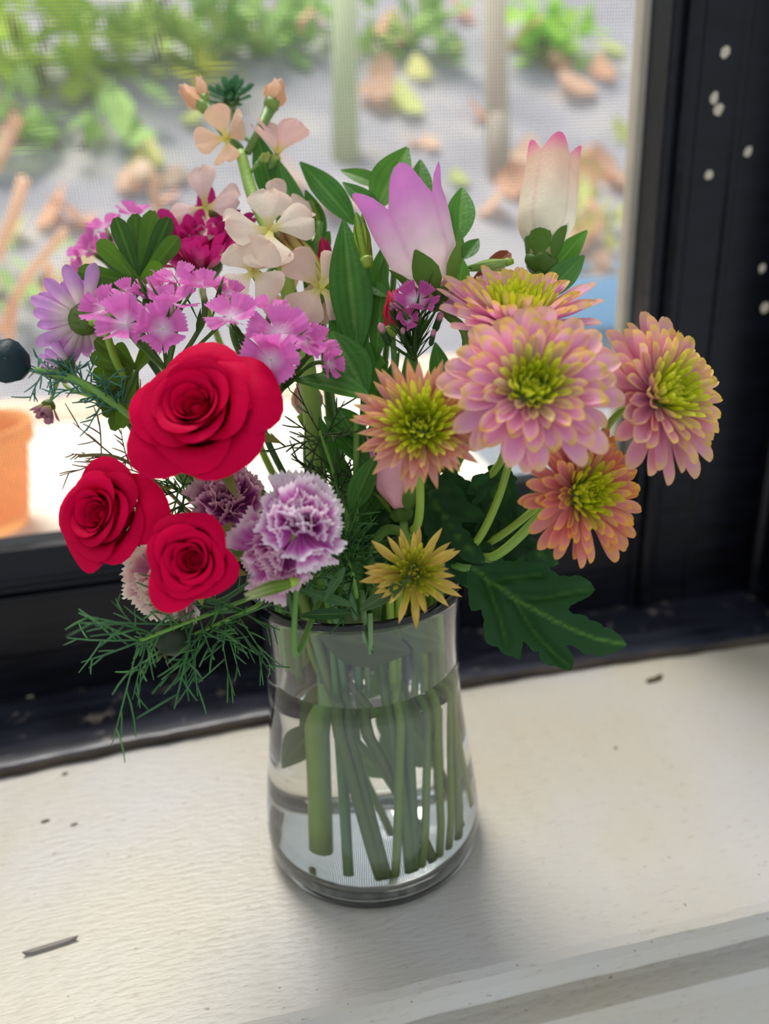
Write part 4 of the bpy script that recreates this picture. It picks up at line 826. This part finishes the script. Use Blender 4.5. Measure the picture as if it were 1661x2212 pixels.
def shrub(label, x, y, w_, h_, n, c, seed, sz=.06, d0=None):
    rnd = random.Random(seed); q = hit(x, y) if d0 is None else pt(x, y, d0); root = thing('shrub', label, 'shrub', q)
    b = MB()
    for k in range(n):
        o = q + Vector((rnd.uniform(-1.5, 1.5)*w_, rnd.uniform(-.08, .08), rnd.random()**1.5*2*h_))
        V, F, C = petal(sz*rnd.uniform(.6, 1.3), sz*.55, pr_lan, .2, .5, lambda a, s: mixc(c, S(226, 236, 130), .3*rnd.random()), 2, 3)
        M = Matrix.Translation(o) @ Matrix.Rotation(rnd.uniform(0, 6.28), 4, 'Z') @ Matrix.Rotation(rnd.uniform(-1, 1.2), 4, 'X')
        b.add([M @ v for v in V], F, C)
    part('foliage', b.me('foliage'), OUT, root, kind='stuff')
    b = MB()
    for k in range(3): b.tube([q - Vector((0, 0, .02)), q + Vector((rnd.uniform(-w_, w_)*.6, 0, h_))], [.006, .003], S(140, 120, 90), 5)
    part('stem', b.me('stem'), OUT, root)
GRN = S(200, 226, 136); GR2 = S(176, 216, 140); GR3 = S(214, 240, 110)
shrub('pale green shrub at the top of the slope, widest of the shrubs', 330, 140, .16, .16, 120, GRN, 1, .11)
shrub('yellow green weed clump on the slope below the widest shrub', 80, 190, .10, .14, 90, GR3, 2, .11)
shrub('light green weed clump beside the pale stake', 560, 120, .11, .09, 70, GR2, 3, .10)
shrub('green weed clump growing right of the pale stake', 850, 120, .11, .05, 60, GR2, 4, .09)
shrub('bright green weed clump near the thin sapling trunk', 1180, 130, .06, .07, 60, S(190, 244, 110), 5, .09)
shrub('dim green weed clump low on the slope behind the bare twigs', 90, 640, .10, .04, 40, GR2, 6, .05)
shrub('sparse green weed clump halfway up the slope behind the twigs', 150, 330, .14, .05, 40, GR2, 16, .09)
shrub('small olive weed clump on the slope beside the stile', 1300, 500, .06, .03, 30, S(216, 222, 150), 7, .05)
shrub('small yellow flowered weed above the stock flower', 440, 190, .02, .02, 14, S(246, 244, 110), 8, .08)
# stakes, sapling, twigs
def stake(label, x, y0, y1, r, c, name='stake', lean=0):
    q = hit(x, y1); top = q + Vector((lean, 0, .0))
    dd = (q-CAM).dot(FWD); tq = pt(x+lean, y0, dd*1.0); b = MB(); b.tube([q-Vector((0, 0, .03)), q.lerp(tq, .5), tq + (tq-q)*.25], [r, r*.95, r*.9], c, 10)
    o = part(name, b.me(name), OUT); tag(o, label, 'stake' if name == 'stake' else 'trunk')
stake('pale wooden stake standing on the slope outside', 745, 0, 345, .030, S(232, 240, 210))
stake('slender pale sapling trunk on the slope near the stile', 1078, 0, 390, .026, S(228, 220, 204), 'sapling_trunk', -10)
stake('short pale tube added for the sunlit patch on the sapling trunk', 1076, 280, 400, .022, S(228, 220, 204), 'stake')  # added tube, stands in for sunlight falling on the trunk
def twig(label, pts_, r, c):
    b = MB()
    for P_ in pts_: b.tube(catmull([pt(*p) for p in P_], 6), r, c, 6)
    tag(part('bare_twig', b.me('bare_twig'), OUT), label, 'twig')
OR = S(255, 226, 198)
for lb_, P_, r_ in [('forked orange bare twig outdoors at the far end of the ledge', [[(0, 720, .95), (40, 630, .95), (80, 570, .97), (140, 500, 1.0)], [(30, 642, .95), (18, 760, .95)]], .006),
    ('short upright orange twig standing behind the rosette', [[(352, 480, 1.15), (335, 420, 1.15), (338, 380, 1.15)]], .008), ('thin upright orange twig near the forked twig', [[(122, 740, 1.0), (110, 620, 1.0), (104, 570, 1.0)]], .006),
    ('slanting orange twig on the slope above the forked twig', [[(-10, 560, 1.05), (30, 460, 1.07), (50, 390, 1.1)]], .009), ('pale orange twig highest on the slope', [[(-10, 360, 1.2), (20, 290, 1.25), (40, 250, 1.25)]], .011)]: twig(lb_, P_, r_, OR)
# terracotta pot on the ledge and pale blue tub on the slope
q = on_z(-30, 1135, .022)
V, F = lathe([(.030, 0), (.036, .03), (.042, .062), (.046, .062), (.047, .076), (.043, .076), (.041, .064), (.036, .03), (.03, .010)], 32)
V = [Vector(v) for v in V]
tag(part('terracotta_pot', mesh('terracotta_pot', V, F, [S(246, 190, 120)]*len(V)), OUT, None, Matrix.Translation(q)), 'orange clay pot standing on the bright outdoor ledge', 'pot')
q = hit(1290, 690)
V, F = lathe([(.001, 0), (.08, 0), (.10, .075), (.106, .077), (.104, .082), (.095, .075), (.076, .008), (.001, .008)], 32)
V = [Vector(v) for v in V]
tag(part('blue_tub', mesh('blue_tub', V, F, [S(196, 230, 252)]*len(V)), OUT, None, Matrix.Translation(q)), 'pale blue plastic tub on the slope outside', 'tub')
# strip of orange mulch bordering the ledge
V, F = extrude([(.62, -.05), (.62, .012), (.70, .022), (.80, .012), (.82, -.05)], -1.6, .4, 40, lambda x, y, z: (nz3(x, y, z, 9)*.03, nz3(x, y, z, 14)*.012))
tag(part('mulch_strip', mesh('mulch_strip', V, F), flat('orange_mulch', S(255, 214, 186), .9)), 'peach orange mulch border along the far side of the ledge', None, kind='structure')
